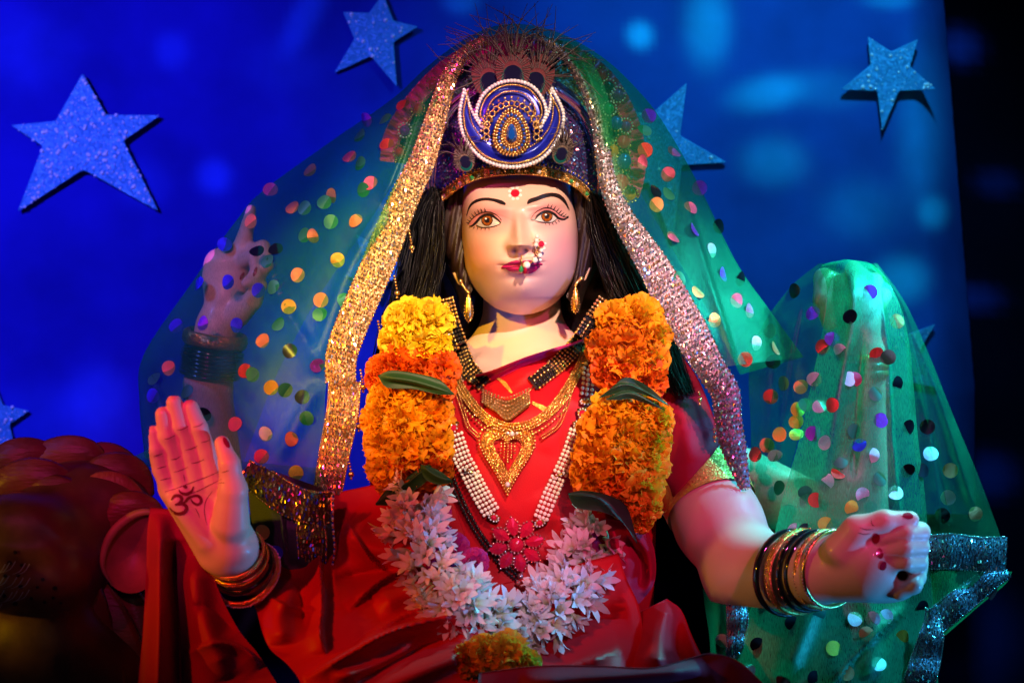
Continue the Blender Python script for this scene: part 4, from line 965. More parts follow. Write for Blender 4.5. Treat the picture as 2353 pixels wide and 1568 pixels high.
# rose petals tucked between the tuberoses
M_ROSE = petal_mat('magenta_rose_petal', (0.55, 0.01, 0.16), (0.66, 0.03, 0.24))
for (x, y) in [(1010, 1235), (1045, 1255), (1005, 1180), (1080, 1345), (1340, 1225), (1355, 1265), (1310, 1270), (1270, 1440), (1010, 1290), (1090, 1290)]:
    o = bpy.data.objects.new('rose_petal', MG[0]); COL.objects.link(o); o.parent = garland; o.material_slots[0].link = 'OBJECT'; o.material_slots[0].material = M_ROSE
    p = SK_ALL.hit(x, y, -.1)[0]; orient(o, W(x, y, p[1] - .018), (random.gauss(0, .3), -1, random.gauss(0, .3)), random.random() * 6, .62)
adopt(garland)
# ------------------------------------------------------------------ jewellery
def off_path(P, d):
    T = nrm(np.gradient(P, axis=0)); return P + np.stack([-T[:, 1], T[:, 0]], 1) * np.asarray(d).reshape(-1, 1) if np.ndim(d) else P + np.stack([-T[:, 1], T[:, 0]], 1) * d
def beads(mb, skin, pts, r, step, lift, d=0.0, sph=None, dflt=-.05, m=0, jit=0, squash=1.0):
    """a strung row of beads laid on a surface; r, step in measured pixels"""
    P = spline(pts, 120)
    if d: P = off_path(P, d)
    L = np.sum(np.linalg.norm(np.diff(P, axis=0), axis=1)); n = max(2, int(L / step)); P = resample(P, n)
    for p in P:
        c, nn = skin.hit(p[0] + random.gauss(0, jit), p[1] + random.gauss(0, jit), dflt)
        ball(mb, c + nn * lift * .4 + nrm(CAM - c) * lift * .6, px(r) * np.array([1, squash, 1]) * random.uniform(.93, 1.07), sph or SPHL, m)
    return n
def strap(skin, pts, w, lift, n=40, dflt=-.05):
    P = spline(pts, n); V = []
    for d in (-w, 0, w):
        for p in off_path(P, d): V.append(skin.at(p[0], p[1], lift, dflt))
    return np.array(V), [tuple(f) for f in gridF(3, n)]
M_FILI = glitter('gold_filigree', (0.80, 0.42, 0.10), .35, .9, 700, .9, .15)
SK_NK = Skin(); SK_NK.t = SK_CHEST.t + SK_BODY.t

# short necklace of bead rows with a chevron pendant
nk = empty('bead_necklace', W(1165, 965, -.05), 'short gold and black bead necklace with a chevron pendant below the throat', 'necklace')
Lp = [(1022, 688), (1036, 740), (1054, 790), (1078, 845), (1118, 888)]; Rp = [(1392, 692), (1362, 735), (1330, 785), (1290, 832), (1222, 886)]
cut = lambda pts, a, b: [tuple(q) for q in spline(pts, 100)[int(a * 99):int(b * 99) + 1:6]]
for path, secs in ((Lp, [(0, .27, 0), (.27, .55, 1), (.55, .86, 0), (.86, 1, 1)]), (Rp, [(0, .24, 0), (.24, .52, 1), (.52, .78, 0), (.78, 1, 1)])):
    for a, b, kind in secs:
        sub = cut(path, a, b)
        if len(sub) < 3: sub = [tuple(q) for q in spline(path, 100)[int(a * 99):int(b * 99) + 1:3]]
        mb = MB()
        for d in (-18, -11, -4, 4, 11, 18):
            beads(mb, SK_NK, sub, 3.6, 7.0, .008, d, m=(1 if kind and d not in (-18, 18, 4) else 0))
        o = mb.build('bead_rows', [GOLDB, BLACKB], nk); o['kind'] = 'stuff'
    V, F = strap(SK_NK, path, 19, .005); mk('backing', V, F, BLACKB, nk)
mb = MB(); V = []; F = []
up = [(1113, 900), (1140, 912), (1165, 918), (1190, 910), (1216, 898)]; lo = [(1112, 930), (1138, 946), (1165, 966), (1192, 950), (1218, 930)]
V, F = band(SK_NK, up, lo, .010, 30, 6); pend = mk('pendant', V, F, GOLD, nk)
mb = MB()
for t in np.linspace(0.03, .97, 6): beads(mb, SK_NK, [tuple(np.array(a) * (1 - t) + np.array(b) * t) for a, b in zip(up, lo)], 3.2, 6.6, .013)
o = mb.build('pendant_stones', mat('pale_gold_stone', (1.0, .74, .42), .12, .9), pend); o['kind'] = 'stuff'
V, F = tube(np.array([SK_NK.toward(1110, 890, .01), SK_NK.toward(1116, 902, .012)]), .0012); mk('link', V, F, GOLD, nk)
V, F = tube(np.array([SK_NK.toward(1226, 886, .01), SK_NK.toward(1214, 900, .012)]), .0012); mk('link', V, F, GOLD, nk)
adopt(nk)

# gold necklace with a heart pendant
hk = empty('gold_heart_necklace', W(1165, 1125, -.05), 'gold necklace with scalloped chain and open heart pendant on the red sari', 'necklace')
hp = [(1036, 800), (1050, 868), (1078, 920), (1120, 965), (1175, 984), (1235, 968), (1285, 925), (1326, 858), (1352, 790)]
V, F = strap(SK_NK, hp, 10, .006, 60); mk('chain_plate', V, F, M_FILI, hk)
mb = MB()
for d in (-10, -3.5, 3.5, 10): beads(mb, SK_NK, hp, 2.8 if abs(d) < 5 else 2.2, 5.6, .009, d)
beads(mb, SK_NK, [(1075, 925), (1118, 970), (1175, 992), (1238, 974), (1290, 928)], 3.4, 8.5, .009, 14, squash=.7)
o = mb.build('chain_beads', GOLDB, hk); o['kind'] = 'stuff'
for pts in ([(1052, 905), (1066, 945), (1078, 980), (1100, 1002)], [(1312, 900), (1296, 945), (1278, 980), (1246, 1004)]):
    mb = MB(); beads(mb, SK_NK, pts, 2.3, 4, .008, -3); beads(mb, SK_NK, pts, 2.3, 4, .008, 3); o = mb.build('side_chain', GOLDB, hk); o['kind'] = 'stuff'
def heart(c, k):
    H = [(0, -.42), (.16, -.62), (.42, -.68), (.66, -.55), (.74, -.28), (.62, .05), (.40, .40), (.18, .78), (0, 1.12)]
    R = [(c[0] + x * k, c[1] + y * k) for x, y in H]; Lq = [(c[0] - x * k, c[1] + y * k) for x, y in H[::-1]]; return R, Lq
hc = (1166, 1040)
Ro, Lo = heart(hc, 82); Ri, Li = heart((1167, 1034), 44)
for a, b in ((Ro, Ri), (Lo, Li)): V, F = band(SK_NK, a, b, .007, 34, 6); hp_ = mk('heart_pendant', V, F, M_FILI, hk)
mb = MB()
for k, r in ((86, 3.3), (76, 2.6), (64, 2.2), (53, 2.6), (45, 2.0)):
    R_, L_ = heart((1166, 1038), k)
    beads(mb, SK_NK, R_, r, r * 2.25, .011); beads(mb, SK_NK, L_, r, r * 2.25, .011)
for i, x in enumerate((1152, 1160, 1168, 1176, 1184)): beads(mb, SK_NK, [(x, 1018), (x, 1030), (x - 1, 1040 + (2 - abs(i - 2)) * 10)], 2.6, 5, .013)
o = mb.build('pendant_beads', GOLDB, hp_); o['kind'] = 'stuff'
mb = MB()
for x, y, r in [(1176, 996, 6), (1166, 994, 3.5), (1187, 995, 3.5), (1166, 1112, 6)]: c = SK_NK.toward(x, y, .015); ball(mb, c, px(r) * np.array([1, .6, 1]), SPH)
mb.build('clear_stone', SILVER, hp_)['kind'] = 'stuff'
adopt(hk)

# long pearl necklace with a flower pendant
pk = empty('pearl_necklace', W(1190, 1340, -.1), 'long pearl necklace with ruby clasps and a jewelled flower pendant at the waist', 'necklace')
SK_N2 = Skin(); SK_N2.t = SK_NK.t + SK_LAP.t
def pearls(pts, rows, r=4.6):
    for d in rows: mb = MB(); beads(mb, SK_N2, pts, r, r * 1.9, .010, d, SPH); o = mb.build('pearl_strand', PEARL, pk); o['kind'] = 'stuff'
pearls([(1022, 770), (1022, 830), (1028, 885), (1030, 928)], (-9, 0, 9)); pearls([(1048, 1002), (1064, 1050), (1080, 1080)], (-17, -8.5, 0, 8.5, 17)); pearls([(1084, 1090), (1104, 1130), (1128, 1172)], (-17, -8.5, 0, 8.5, 17))
pearls([(1368, 830), (1352, 852), (1350, 880), (1346, 908)], (-11, 0, 11), 4.8); pearls([(1322, 990), (1306, 1040), (1286, 1085)], (-13.5, -4.5, 4.5, 13.5)); pearls([(1280, 1098), (1262, 1140), (1244, 1185)], (-13.5, -4.5, 4.5, 13.5))
def clasp(x, y, ang, w, h, stone=True):
    mb = MB(); c, s = math.cos(ang), math.sin(ang); p, n = SK_N2.hit(x, y, -.05); p = p + nrm(CAM - p) * .011
    u = np.array([c, 0, -s]); v = np.array([s, 0, c]); box(mb, p, u * px(w), np.array([0, .002, 0]), v * px(h)); o = mb.build('clasp', GOLD, pk)
    if stone: mb = MB(); disc(mb, p - np.array([0, .0025, 0]), (0, -1, 0), px(min(w, h) * .75), 10, .0025); mb.build('clasp_stone', RUBY, o)
    mb = MB()
    for i in range(10): a = 2 * math.pi * i / 10; ball(mb, p - np.array([0, .002, 0]) + u * px(w) * .85 * math.cos(a) + v * px(h) * .85 * math.sin(a), px(2.4), SPHL)
    mb.build('clasp_beads', SILVER, o)['kind'] = 'stuff'
clasp(1030, 948, .1, 15, 14); clasp(1036, 980, .25, 16, 16); clasp(1082, 1084, .45, 20, 4, False); clasp(1134, 1188, .5, 14, 9); clasp(1346, 922, 0, 15, 7, False); clasp(1338, 950, -.2, 11, 14); clasp(1330, 974, -.3, 14, 10); clasp(1283, 1091, -.42, 17, 4, False); clasp(1240, 1200, -.4, 14, 9)
pc = SK_N2.toward(1186, 1250, .022); mb = MB(); fl = empty('flower_pendant', pc); fl.parent = pk
for i in range(8):
    a = 2 * math.pi * i / 8 + .2; d = np.array([math.cos(a), 0, math.sin(a)]); t = np.array([-math.sin(a), 0, math.cos(a)]); mb = MB()
    rim = [pc + d * px(20) + t * 0]
    prof = [(18, 0), (28, 10), (42, 15), (56, 9), (64, 0), (56, -9), (42, -15), (28, -10)]
    V = [pc + d * px(40) + np.array([0, -.004, 0])] + [pc + d * px(q) + t * px(w) for q, w in prof]; mb.add(V, [(0, 1 + j, 1 + (j + 1) % 8) for j in range(8)]); V2 = [v + np.array([0, .003, 0]) for v in V[1:]]
    mb.add(V[1:] + V2, [(j, 8 + j, 8 + (j + 1) % 8, (j + 1) % 8) for j in range(8)])
    pt = mb.build('pendant_petal', RUBY, fl, False); mb = MB()
    for q, w in prof + [(35, 13.5), (50, 13), (35, -13.5), (50, -13)]: ball(mb, pc + d * px(q) + t * px(w) + np.array([0, -.002, 0]), px(2.8), SPHL)
    o = mb.build('petal_beads', mat('rose_gold_stone', (.95, .45, .42), .15, .85), fl); o['kind'] = 'stuff'
mb = MB(); disc(mb, pc + np.array([0, -.003, 0]), (0, -1, 0), px(16), 16, .004); mb.build('pendant_centre', RUBY, fl)
mb = MB()
for i in range(14): a = 2 * math.pi * i / 14; ball(mb, pc + np.array([math.cos(a) * px(19), -.004, math.sin(a) * px(19)]), px(3), SPHL)
for q in ((1195, 1322, 7), (1205, 1332, 6), (1190, 1338, 6), (1198, 1345, 5)): ball(mb, SK_N2.toward(q[0], q[1], .02), px(q[2]), SPH)
mb.build('pendant_beads', mat('rose_gold_stone', (1, 1, 1)), fl)['kind'] = 'stuff'
bpy.context.view_layer.update(); adopt(pk)
for c in fl.children: c.matrix_parent_inverse = Matrix.Translation(-Vector(fl.location))
bpy.context.view_layer.update()

# black bead strands
bk = empty('black_bead_chain', W(1190, 1330, -.1), 'twin strand of small black beads hanging left of the pearls', 'necklace')
for d in (-5, 5):
    mb = MB(); beads(mb, SK_N2, [(1012, 880), (1010, 960), (1022, 1040), (1045, 1110), (1082, 1190), (1112, 1240), (1150, 1290), (1190, 1330)], 4.4, 7.6, .007, d); o = mb.build('bead_strand', BLACKB, bk); o['kind'] = 'stuff'
adopt(bk)

# earrings
def earring(hx, hy, cx_, cy_, w, h, y, label):
    e = empty('earring', W(cx_, cy_ + h, y), label, 'earring'); mb = MB()
    prof = [(0, -h * .95), (w * .22, -h * .6), (w * .42, -h * .1), (w * .5, h * .35), (w * .36, h * .75), (0, h)]; k = 12; V = []
    for q, z in prof:
        for j in range(k): a = 2 * math.pi * j / k; V.append(W(cx_ + q * math.cos(a), cy_ + z, y) + np.array([0, px(q * .45) * math.sin(a), 0]))
    mk('drop', np.array(V), gridF(len(prof), k, True), GOLD, e)
    for s in (-1, 1):
        for q, z in prof + [((a[0] + b[0]) / 2, (a[1] + b[1]) / 2) for a, b in zip(prof, prof[1:])]: ball(mb, W(cx_ + s * q, cy_ + z, y - .003), px(2), SPHL)
    for j in range(4): ball(mb, W(cx_, cy_ - h * .2 + j * h * .28, y - px(w * .25)), px(2.6), SPHL)
    mb.build('filigree', GOLDB, e)['kind'] = 'stuff'
    mb = MB(); P = spline([(hx, hy), ((hx + cx_) / 2 - 2, (hy + cy_ - h) / 2), (cx_, cy_ - h)], 8); q = [W(a, b, y) for a, b in P]; V, F = tube(q, px(3.5), 8); mb.add(V, F)
    for i, c in enumerate(q): ball(mb, c + np.array([0, -.001, 0]), px(4.2 if i else 6), SPHL)
    mb.build('hook', GOLDB, e); adopt(e)
earring(1058, 646, 1076, 706, 22, 34, .030, 'gold teardrop earring at the idol\'s ear beside the yellow marigolds')
earring(1335, 640, 1322, 688, 20, 32, .030, 'gold teardrop earring at the idol\'s ear beside the orange marigolds')

# nose ring
nr = empty('nose_ring', SK_FACE.toward(*F2(880, 990), .01), 'pearl nose ring with red and green drops over the lips', 'nose ring'); mb = MB(); q = []
for x, y, r in [(1008, 675, 15), (1002, 712, 16), (998, 750, 17), (1080, 740, 13), (1072, 782, 14), (1046, 800, 16), (1034, 845, 19), (1036, 885, 12), (988, 885, 23), (915, 930, 28)]:
    c = SK_FACE.toward(*F2(x, y), .012); ball(mb, c, px(r * .2571 * 1.2), SPHH)
mb.build('pearls', PEARL, nr)['kind'] = 'stuff'
gold_pts = [(1010, 680), (1000, 740), (1010, 800), (1040, 830), (1030, 880), (985, 890), (930, 925), (880, 940), (870, 920), (866, 840)]
V, F = tube(np.array([SK_FACE.toward(*p, .011) for p in spline([F2(*p) for p in gold_pts], 50)]), px(1.6), 6); mk('wire', V, F, GOLD, nr)
mb = MB(); disc(mb, SK_FACE.toward(*F2(1045, 742), .014), (0, -1, 0), px(6.5), 12, .002, ry=px(7.5)); mb.build('red_stone', RUBY, nr)
for x, y, mt in ((862, 968, EMERALD), (900, 984, RUBY)):
    a = SK_FACE.toward(*F2(x + 8, y - 34), .012); b = SK_FACE.toward(*F2(x, y + 26), .012); V, F = tube(np.array([a, a * .7 + b * .3, a * .35 + b * .65, b]), [px(1.5), px(4), px(6), px(3)], 10); mk('drop_bead', V, F, mt, nr)
mb = MB()
for x, y, r in [(1030, 705, 9), (1025, 770, 10), (1005, 820, 13), (868, 885, 8), (872, 925, 8), (945, 908, 8)]: ball(mb, SK_FACE.toward(*F2(x, y), .012), px(r * .2571), SPHL)
mb.build('gold_beads', GOLDB, nr)['kind'] = 'stuff'; adopt(nr)

# bangles
M_BGL = glitter('gold_glitter', (0.85, 0.50, 0.14), .35, .9, 1300, .9, .2); M_BLK = mat('black_glass', (.006, .012, .010), .12, coat=1.0)
def ring(c, ax, R, r, wid, name, mt, par, n=48, m=8, wob=0):
    ax = nrm(ax); u = nrm(np.cross(ax, [0.1, 1, .2])); v = np.cross(ax, u); V = []
    for i in range(n):
        t = 2 * math.pi * i / n; d = math.cos(t) * u + math.sin(t) * v
        for j in range(m): s = 2 * math.pi * j / m; V.append(c + d * (R + r * math.cos(s)) + ax * wid * math.sin(s))
    F = [(i * m + j, i * m + (j + 1) % m, ((i + 1) % n) * m + (j + 1) % m, ((i + 1) % n) * m + j) for i in range(n) for j in range(m)]
    return mk(name, np.array(V), F, mt, par)
def dots(c, ax, R, n, r, par, mt):
    ax = nrm(ax); u = nrm(np.cross(ax, [0.1, 1, .2])); v = np.cross(ax, u); mb = MB()
    for i in range(n): t = 2 * math.pi * i / n; ball(mb, c + R * (math.cos(t) * u + math.sin(t) * v) + ax * random.gauss(0, .0008), r, SPHL)
    mb.build('studs', mt, par)['kind'] = 'stuff'
def bangle(c, ax, R, r, wid, mt, label, group=None, studs=None):
    e = empty('bangle', c, label, 'bangle', group); ring(c, ax, R, r, wid, 'hoop', mt, e)
    if studs: dots(c, ax, R + r, *studs[:2], e, studs[2])
    adopt(e)
a0, a1 = W(515, 1225, YP + .006), W(575, 1335, YP + .085); ax = a1 - a0; G1 = 'bangles on the blessing palm wrist'
bangle(a0 + ax * .42, ax, px(61), .0022, .004, M_BGL, 'gold bangle nearest the raised palm with the painted mark', G1, (70, .0012, GOLDB))
bangle(a0 + ax * .55, ax, px(62), .0022, .004, GOLD, 'second gold bangle below the painted palm', G1, (70, .0011, GOLDB))
bangle(a0 + ax * .68, ax, px(66), .003, .005, M_BLK, 'black bangle between gold ones below the painted palm', G1)
bangle(a0 + ax * .84, ax + np.array([.012, 0, .01]), px(73), .0034, .006, M_BGL, 'loose glittering bangle lowest on the painted palm wrist', G1, (90, .0014, SILVER))
a0, a1 = W(1800, 1316, -.175), W(1925, 1304, -.262); ax = a1 - a0; G2 = 'bangles on the fist wrist'
axt = nrm(ax) + np.array([.0, 0, -.22])
for f, R, r, w_, mt, lb, st in [(.10, 91, .003, .006, M_BLK, 'wide black bangle farthest up the forearm of the fist', None), (.30, 88, .003, .007, M_BGL, 'broad copper glitter bangle on the fist wrist', (90, .0012, GOLDB)), (.48, 85, .0028, .005, M_BLK, 'black bangle with gold studs on the fist wrist', (26, .0016, GOLDB)), (.62, 83, .0028, .005, M_BLK, 'plain black bangle in the middle of the fist wrist set', None), (.77, 81, .0024, .004, M_BGL, 'thin gold studded bangle on the fist wrist', (70, .0012, GOLDB)), (.90, 80, .0022, .0035, GOLD, 'thin gold bangle nearest the closed fist', (70, .001, SILVER))]:
    bangle(a0 + ax * f, axt, px(R), r, w_, mt, lb, G2, st)
G3 = 'bangles on the veiled pointing hand'
ax = W(478, 880, YU + .01) - W(496, 750, YU)
bangle(W(494, 778, YU), ax, px(72), .005, .011, M_BGL, 'thick gold glitter bangle under the veil below the pointing finger', G3)
ORD = ['first', 'second', 'third', 'fourth', 'fifth', 'sixth', 'lowest']
for i in range(7):
    bangle(W(490 - i * 1.5, 804 + i * 9, YU + .001 * i), ax, px(73 + random.uniform(-2, 2)), .0025, .0028, M_BLK, ORD[i] + ' dark glass bangle below the gold one on the veiled pointing hand', G3, (8, .001, GOLDB) if i % 3 == 1 else None)
for i in range(3): bangle(W(1985, 822 + i * 18, YR), (0.02, 0, -1), px(56), .003, .005, mat('green_glass', (.02, .25, .12), .15, coat=1) if i else M_BGL, ('upper' if i == 1 else 'lower') + ' green glass bangle under the shawl below the raised right hand' if i else 'pale glitter bangle under the shawl below the raised right hand', 'bangles under the shawl')
# ------------------------------------------------------------------ crown
crown = empty('crown', W(1185, 440, .05), 'glittering crown with blue crescent crest, peacock feathers and gold band', 'crown')
CY, CR = .085, .105
def cap_fn(n=72, m=36, grow=0.0, drop=0.0):
    V = []
    for i in range(m):
        for j in range(n):
            th = math.radians(-112 + 224 * j / (n - 1)); s = math.sin(th)
            low = np.interp(s, [-1, -.8, -.5, 0, .5, .8, 1], [466, 440, 406, 392, 402, 430, 456]) + drop
            f0 = math.asin(max(-1, min(1, (432 - low) / 262))); f = f0 + (math.pi / 2 - f0) * (i / (m - 1)) ** 1.1
            V.append(W(1187 + (196 + grow) * s * math.cos(f) ** .7, 432 - 262 * math.sin(f), CY - CR * math.cos(th) * math.cos(f) ** .6 - grow * S))
    return np.array(V), gridF(m, n)
M_FOIL = glitter('violet_foil', (0.12, 0.06, 0.34), .3, .8, 520, 1.1, .5)
CV, CF = cap_fn(); mk('cap', CV, CF, M_FOIL, crown)
SKCAP = Skin().add(CV, CF); SKC = Skin().add(*cap_fn(drop=34.0))
ARC = [(1014, 456), (1032, 441), (1060, 420), (1095, 404), (1135, 395), (1178, 392), (1220, 392), (1262, 398), (1300, 410), (1332, 429), (1352, 452)]
def arc_off(d): return [(x + (x - 1182) * d * .0012, y - d) for x, y in ARC]
V, F = band(SKC, arc_off(10), arc_off(-10), .006, 90, 5); mk('gold_band', V, F, M_FILI, crown)
V = np.vstack([CV[:72], CV[:72] + np.array([0, .012, -.004]), CV[:72] + np.array([0, .03, -.002])]); F = gridF(3, 72); mk('inner_lining', V, F, mat('maroon_lining', (.25, .01, .03), .6), crown)
mb = MB()
for d in (10, -9): beads(mb, SKC, arc_off(d), 2.0, 4.2, .008)
mb.build('band_beads', GOLDB, crown)['kind'] = 'stuff'
P = resample(spline(ARC, 120), 25); mb = MB(); ms = MB()
for i, p in enumerate(P[:-1]):
    q = (P[i] + P[i + 1]) / 2; c, n = SKC.hit(q[0], q[1], 0); c = c + nrm(CAM - c) * .0075; t = nrm(np.array([P[i + 1][0] - P[i][0], 0, -(P[i + 1][1] - P[i][1])])); u = np.cross(np.array([0, 1., 0]), t)
    for s, v, w in ((1, t, u), (1, u, t)):
        for k in (-1, 1): box(mb, c + k * v * px(5.6), v * px(.9), np.array([0, .0012, 0]), w * px(6.2))
    V = [c + t * px(4.2) + u * px(4.6), c - t * px(4.2) + u * px(4.6), c - t * px(4.2) - u * px(4.6), c + t * px(4.2) - u * px(4.6), c - np.array([0, .003, 0])]
    ms.add(V, [(0, 1, 4), (1, 2, 4), (2, 3, 4), (3, 0, 4)], i % 3)
mb.build('stone_frames', GOLD, crown)['kind'] = 'stuff'; ms.build('band_stones', [SILVER, mat('mirror_gold', (.9, .75, .4), .1, .9), EMERALD], crown, False)['kind'] = 'stuff'
mb = MB(); beads(mb, SKC, arc_off(16), 3.6, 9, .006, m=0); beads(mb, SKC, [(x + 4.5, y) for x, y in arc_off(16)], 3.4, 9, .006, m=1)
mb.build('blue_rope', [mat('blue_foil_bead', (.02, .04, .6), .2, .6), GOLDB], crown)['kind'] = 'stuff'
# beads and tinsel strewn over the cap
mb = MB(); rgc = np.random.default_rng(5)
for _ in range(1500):
    x, y = rgc.uniform(985, 1395), rgc.uniform(175, 445)
    c, n = SKCAP.hit(x, y, 9)
    if c[1] > 5: continue
    n2 = nrm(n + rgc.normal(0, .5, 3)); t = nrm(np.cross(n2, rgc.normal(0, 1, 3))); u = np.cross(n2, t); k = px(rgc.uniform(2, 4)); c = c + n * .002
    mb.add([c + t * k + u * k * .6, c - t * k + u * k * .6, c - t * k - u * k * .6, c + t * k - u * k * .6], [(0, 1, 2, 3)], int(rgc.integers(0, 4)))
TINS = [mat('tinsel_blue', (.15, .35, 1.0), .22, .9), mat('tinsel_silver', (.85, .85, .95), .2, .9), mat('tinsel_violet', (.55, .18, .85), .22, .9), mat('tinsel_rose', (1., .35, .5), .22, .9)]
mb.build('tinsel', TINS, crown, False)['kind'] = 'stuff'
mb = MB()
for k in range(26):      # looped tinsel cords at both sides
    sd = -1 if k % 2 else 1; o = rgc.uniform(0, 30); y0 = rgc.uniform(-8, 8)
    pts = [(1182 + sd * (75 + o), 205 + y0), (1182 + sd * (135 + o), 255 + y0), (1182 + sd * (170 + o * .9), 330 + y0), (1182 + sd * (182 + o * .7), 400 + y0), (1182 + sd * (185 + o * .5), 455)]
    P = spline(pts, 30); V, F = tube(W(P[:, 0], P[:, 1], np.linspace(.01, .05, 30) + rgc.uniform(-.012, .012)), .0011, 5); mb.add(V, F, int(rgc.integers(0, 4)))
mb.build('tinsel_cords', TINS, crown)['kind'] = 'stuff'

# crest
YC = -.048
M_ENAM = mat('blue_enamel', (0.012, 0.02, 0.42), .16, .35, coat=1.0, var=.3, vscale=60)
def plate(name, a, b, y, th, mt, par, bulge=.004, n=60, m=8):
    A = spline(a, n); B = spline(b, n); V = []
    for i in range(n):
        for j in range(m): t = j / (m - 1); q = A[i] + (B[i] - A[i]) * t; V.append(W(q[0], q[1], y - bulge * math.sin(math.pi * t)))
    for i in range(n):
        for j in range(m): t = j / (m - 1); q = A[i] + (B[i] - A[i]) * t; V.append(W(q[0], q[1], y + th))
    G = gridF(n, m); k = n * m; rim = list(range(m)) + [i * m + m - 1 for i in range(1, n)] + [(n - 1) * m + j for j in range(m - 2, -1, -1)] + [i * m for i in range(n - 2, 0, -1)]
    R = np.array([(rim[i], rim[(i + 1) % len(rim)], rim[(i + 1) % len(rim)] + k, rim[i] + k) for i in range(len(rim))])
    return mk(name, np.array(V), np.vstack([G, G[:, ::-1] + k, R]), mt, par)
co = [(1066, 207), (1056, 262), (1068, 318), (1110, 366), (1174, 384), (1240, 367), (1282, 318), (1294, 262), (1268, 205)]
ci = [(1068, 209), (1084, 256), (1106, 292), (1136, 320), (1175, 332), (1214, 319), (1242, 290), (1262, 252), (1266, 208)]
crest = plate('crescent_crest', co, ci, YC, .006, M_ENAM, crown)
du = [(1110, 292), (1094, 264), (1106, 224), (1136, 196), (1177, 186), (1219, 197), (1246, 228), (1254, 262), (1240, 292)]; dl = [(1111, 294), (1120, 304), (1136, 318), (1155, 328), (1175, 331), (1195, 328), (1213, 318), (1230, 305), (1239, 294)]
plate('crest_disc', du, dl, YC + .004, .006, M_ENAM, crown)
class Flat(Skin):
    def __init__(s, y): s.y = y
    def hit(s, a, b, default=0): return W(a, b, s.y), np.array([0, -1., 0])
FL = Flat(YC - .002)
mb = MB(); beads(mb, FL, co, 5.2, 7.6, .002); beads(mb, FL, [(1068, 209), (1084, 256), (1104, 290)], 4.2, 6.6, .002); beads(mb, FL, [(1266, 208), (1262, 252), (1244, 290)], 4.2, 6.6, .002); beads(mb, FL, du, 5.2, 7.6, .002); mb.build('rhinestone_rim', SILVER, crest)['kind'] = 'stuff'
mb = MB(); beads(mb, FL, co, 3.0, 5, .003, -9); beads(mb, FL, du, 3.0, 5, .003, 9.5); beads(mb, FL, du, 2.8, 5, .003, 24)
beads(mb, FL, [(1074, 230), (1084, 282), (1112, 322), (1150, 346)], 2.4, 5, .003); beads(mb, FL, [(1272, 230), (1266, 282), (1240, 322), (1200, 346)], 2.4, 5, .003)
mb.build('gold_bead_rim', GOLDB, crest)['kind'] = 'stuff'
def tear(c, w, h, n=40):
    t = np.linspace(0, 2 * np.pi, n); return [(c[0] + w * math.sin(a) * (1 - .32 * (1 + math.cos(a)) / 2 * 1.1), c[1] - h * math.cos(a) * (1.08 if math.cos(a) > 0 else .92)) for a in t]
JC = (1175, 308); FJ = Flat(YC - .008)
V = [W(*JC, YC - .012)] + [W(x, y, YC - .007) for x, y in tear(JC, 48, 52)[:-1]]; k = len(V) - 1
rose = mk('crest_rosette', np.array(V), [(0, 1 + i, 1 + (i + 1) % k) for i in range(k)], M_FILI, crown)
mb = MB()
for w, h, r in ((21, 28, 3.2), (27, 34, 3.2), (42, 47, 3.8), (49, 53, 3.8)): beads(mb, FJ, tear(JC, w, h), r, r * 1.9, .004)
for a in np.linspace(-100, 100, 17):      # open loops fanning over the top
    c = np.array([JC[0] + 58 * math.sin(math.radians(a)), JC[1] - 4 - 66 * math.cos(math.radians(a))])
    for b in np.linspace(0, 6.28, 9)[:-1]: ball(mb, W(c[0] + 6.5 * math.cos(b), c[1] + 6.5 * math.sin(b), YC - .009), px(2.7), SPHL)
    c2 = np.array([JC[0] + 70 * math.sin(math.radians(a)), JC[1] - 4 - 80 * math.cos(math.radians(a))]); ball(mb, W(*c2, YC - .009), px(3.4), SPHL)
mb.build('rosette_beads', GOLDB, rose)['kind'] = 'stuff'
mb = MB(); beads(mb, FJ, tear(JC, 35, 40.5), 4.0, 8.6, .005); mb.build('rosette_stones', SAPPH, rose)['kind'] = 'stuff'
T0 = tear(JC, 15.5, 22, 15)[:-1]; k = len(T0); V = [W(x, y, YC - .012) for x, y in T0] + [W(JC[0] + (x - JC[0]) * .6, JC[1] + (y - JC[1]) * .6, YC - .019) for x, y in T0] + [W(*JC, YC - .0195)]
mk('teardrop_jewel', np.array(V), [(i, (i + 1) % k, k + (i + 1) % k, k + i) for i in range(k)] + [(k + i, k + (i + 1) % k, 2 * k) for i in range(k)], mat('blue_crystal', (.01, .12, .62), .06, .45, coat=1.0), rose, False)

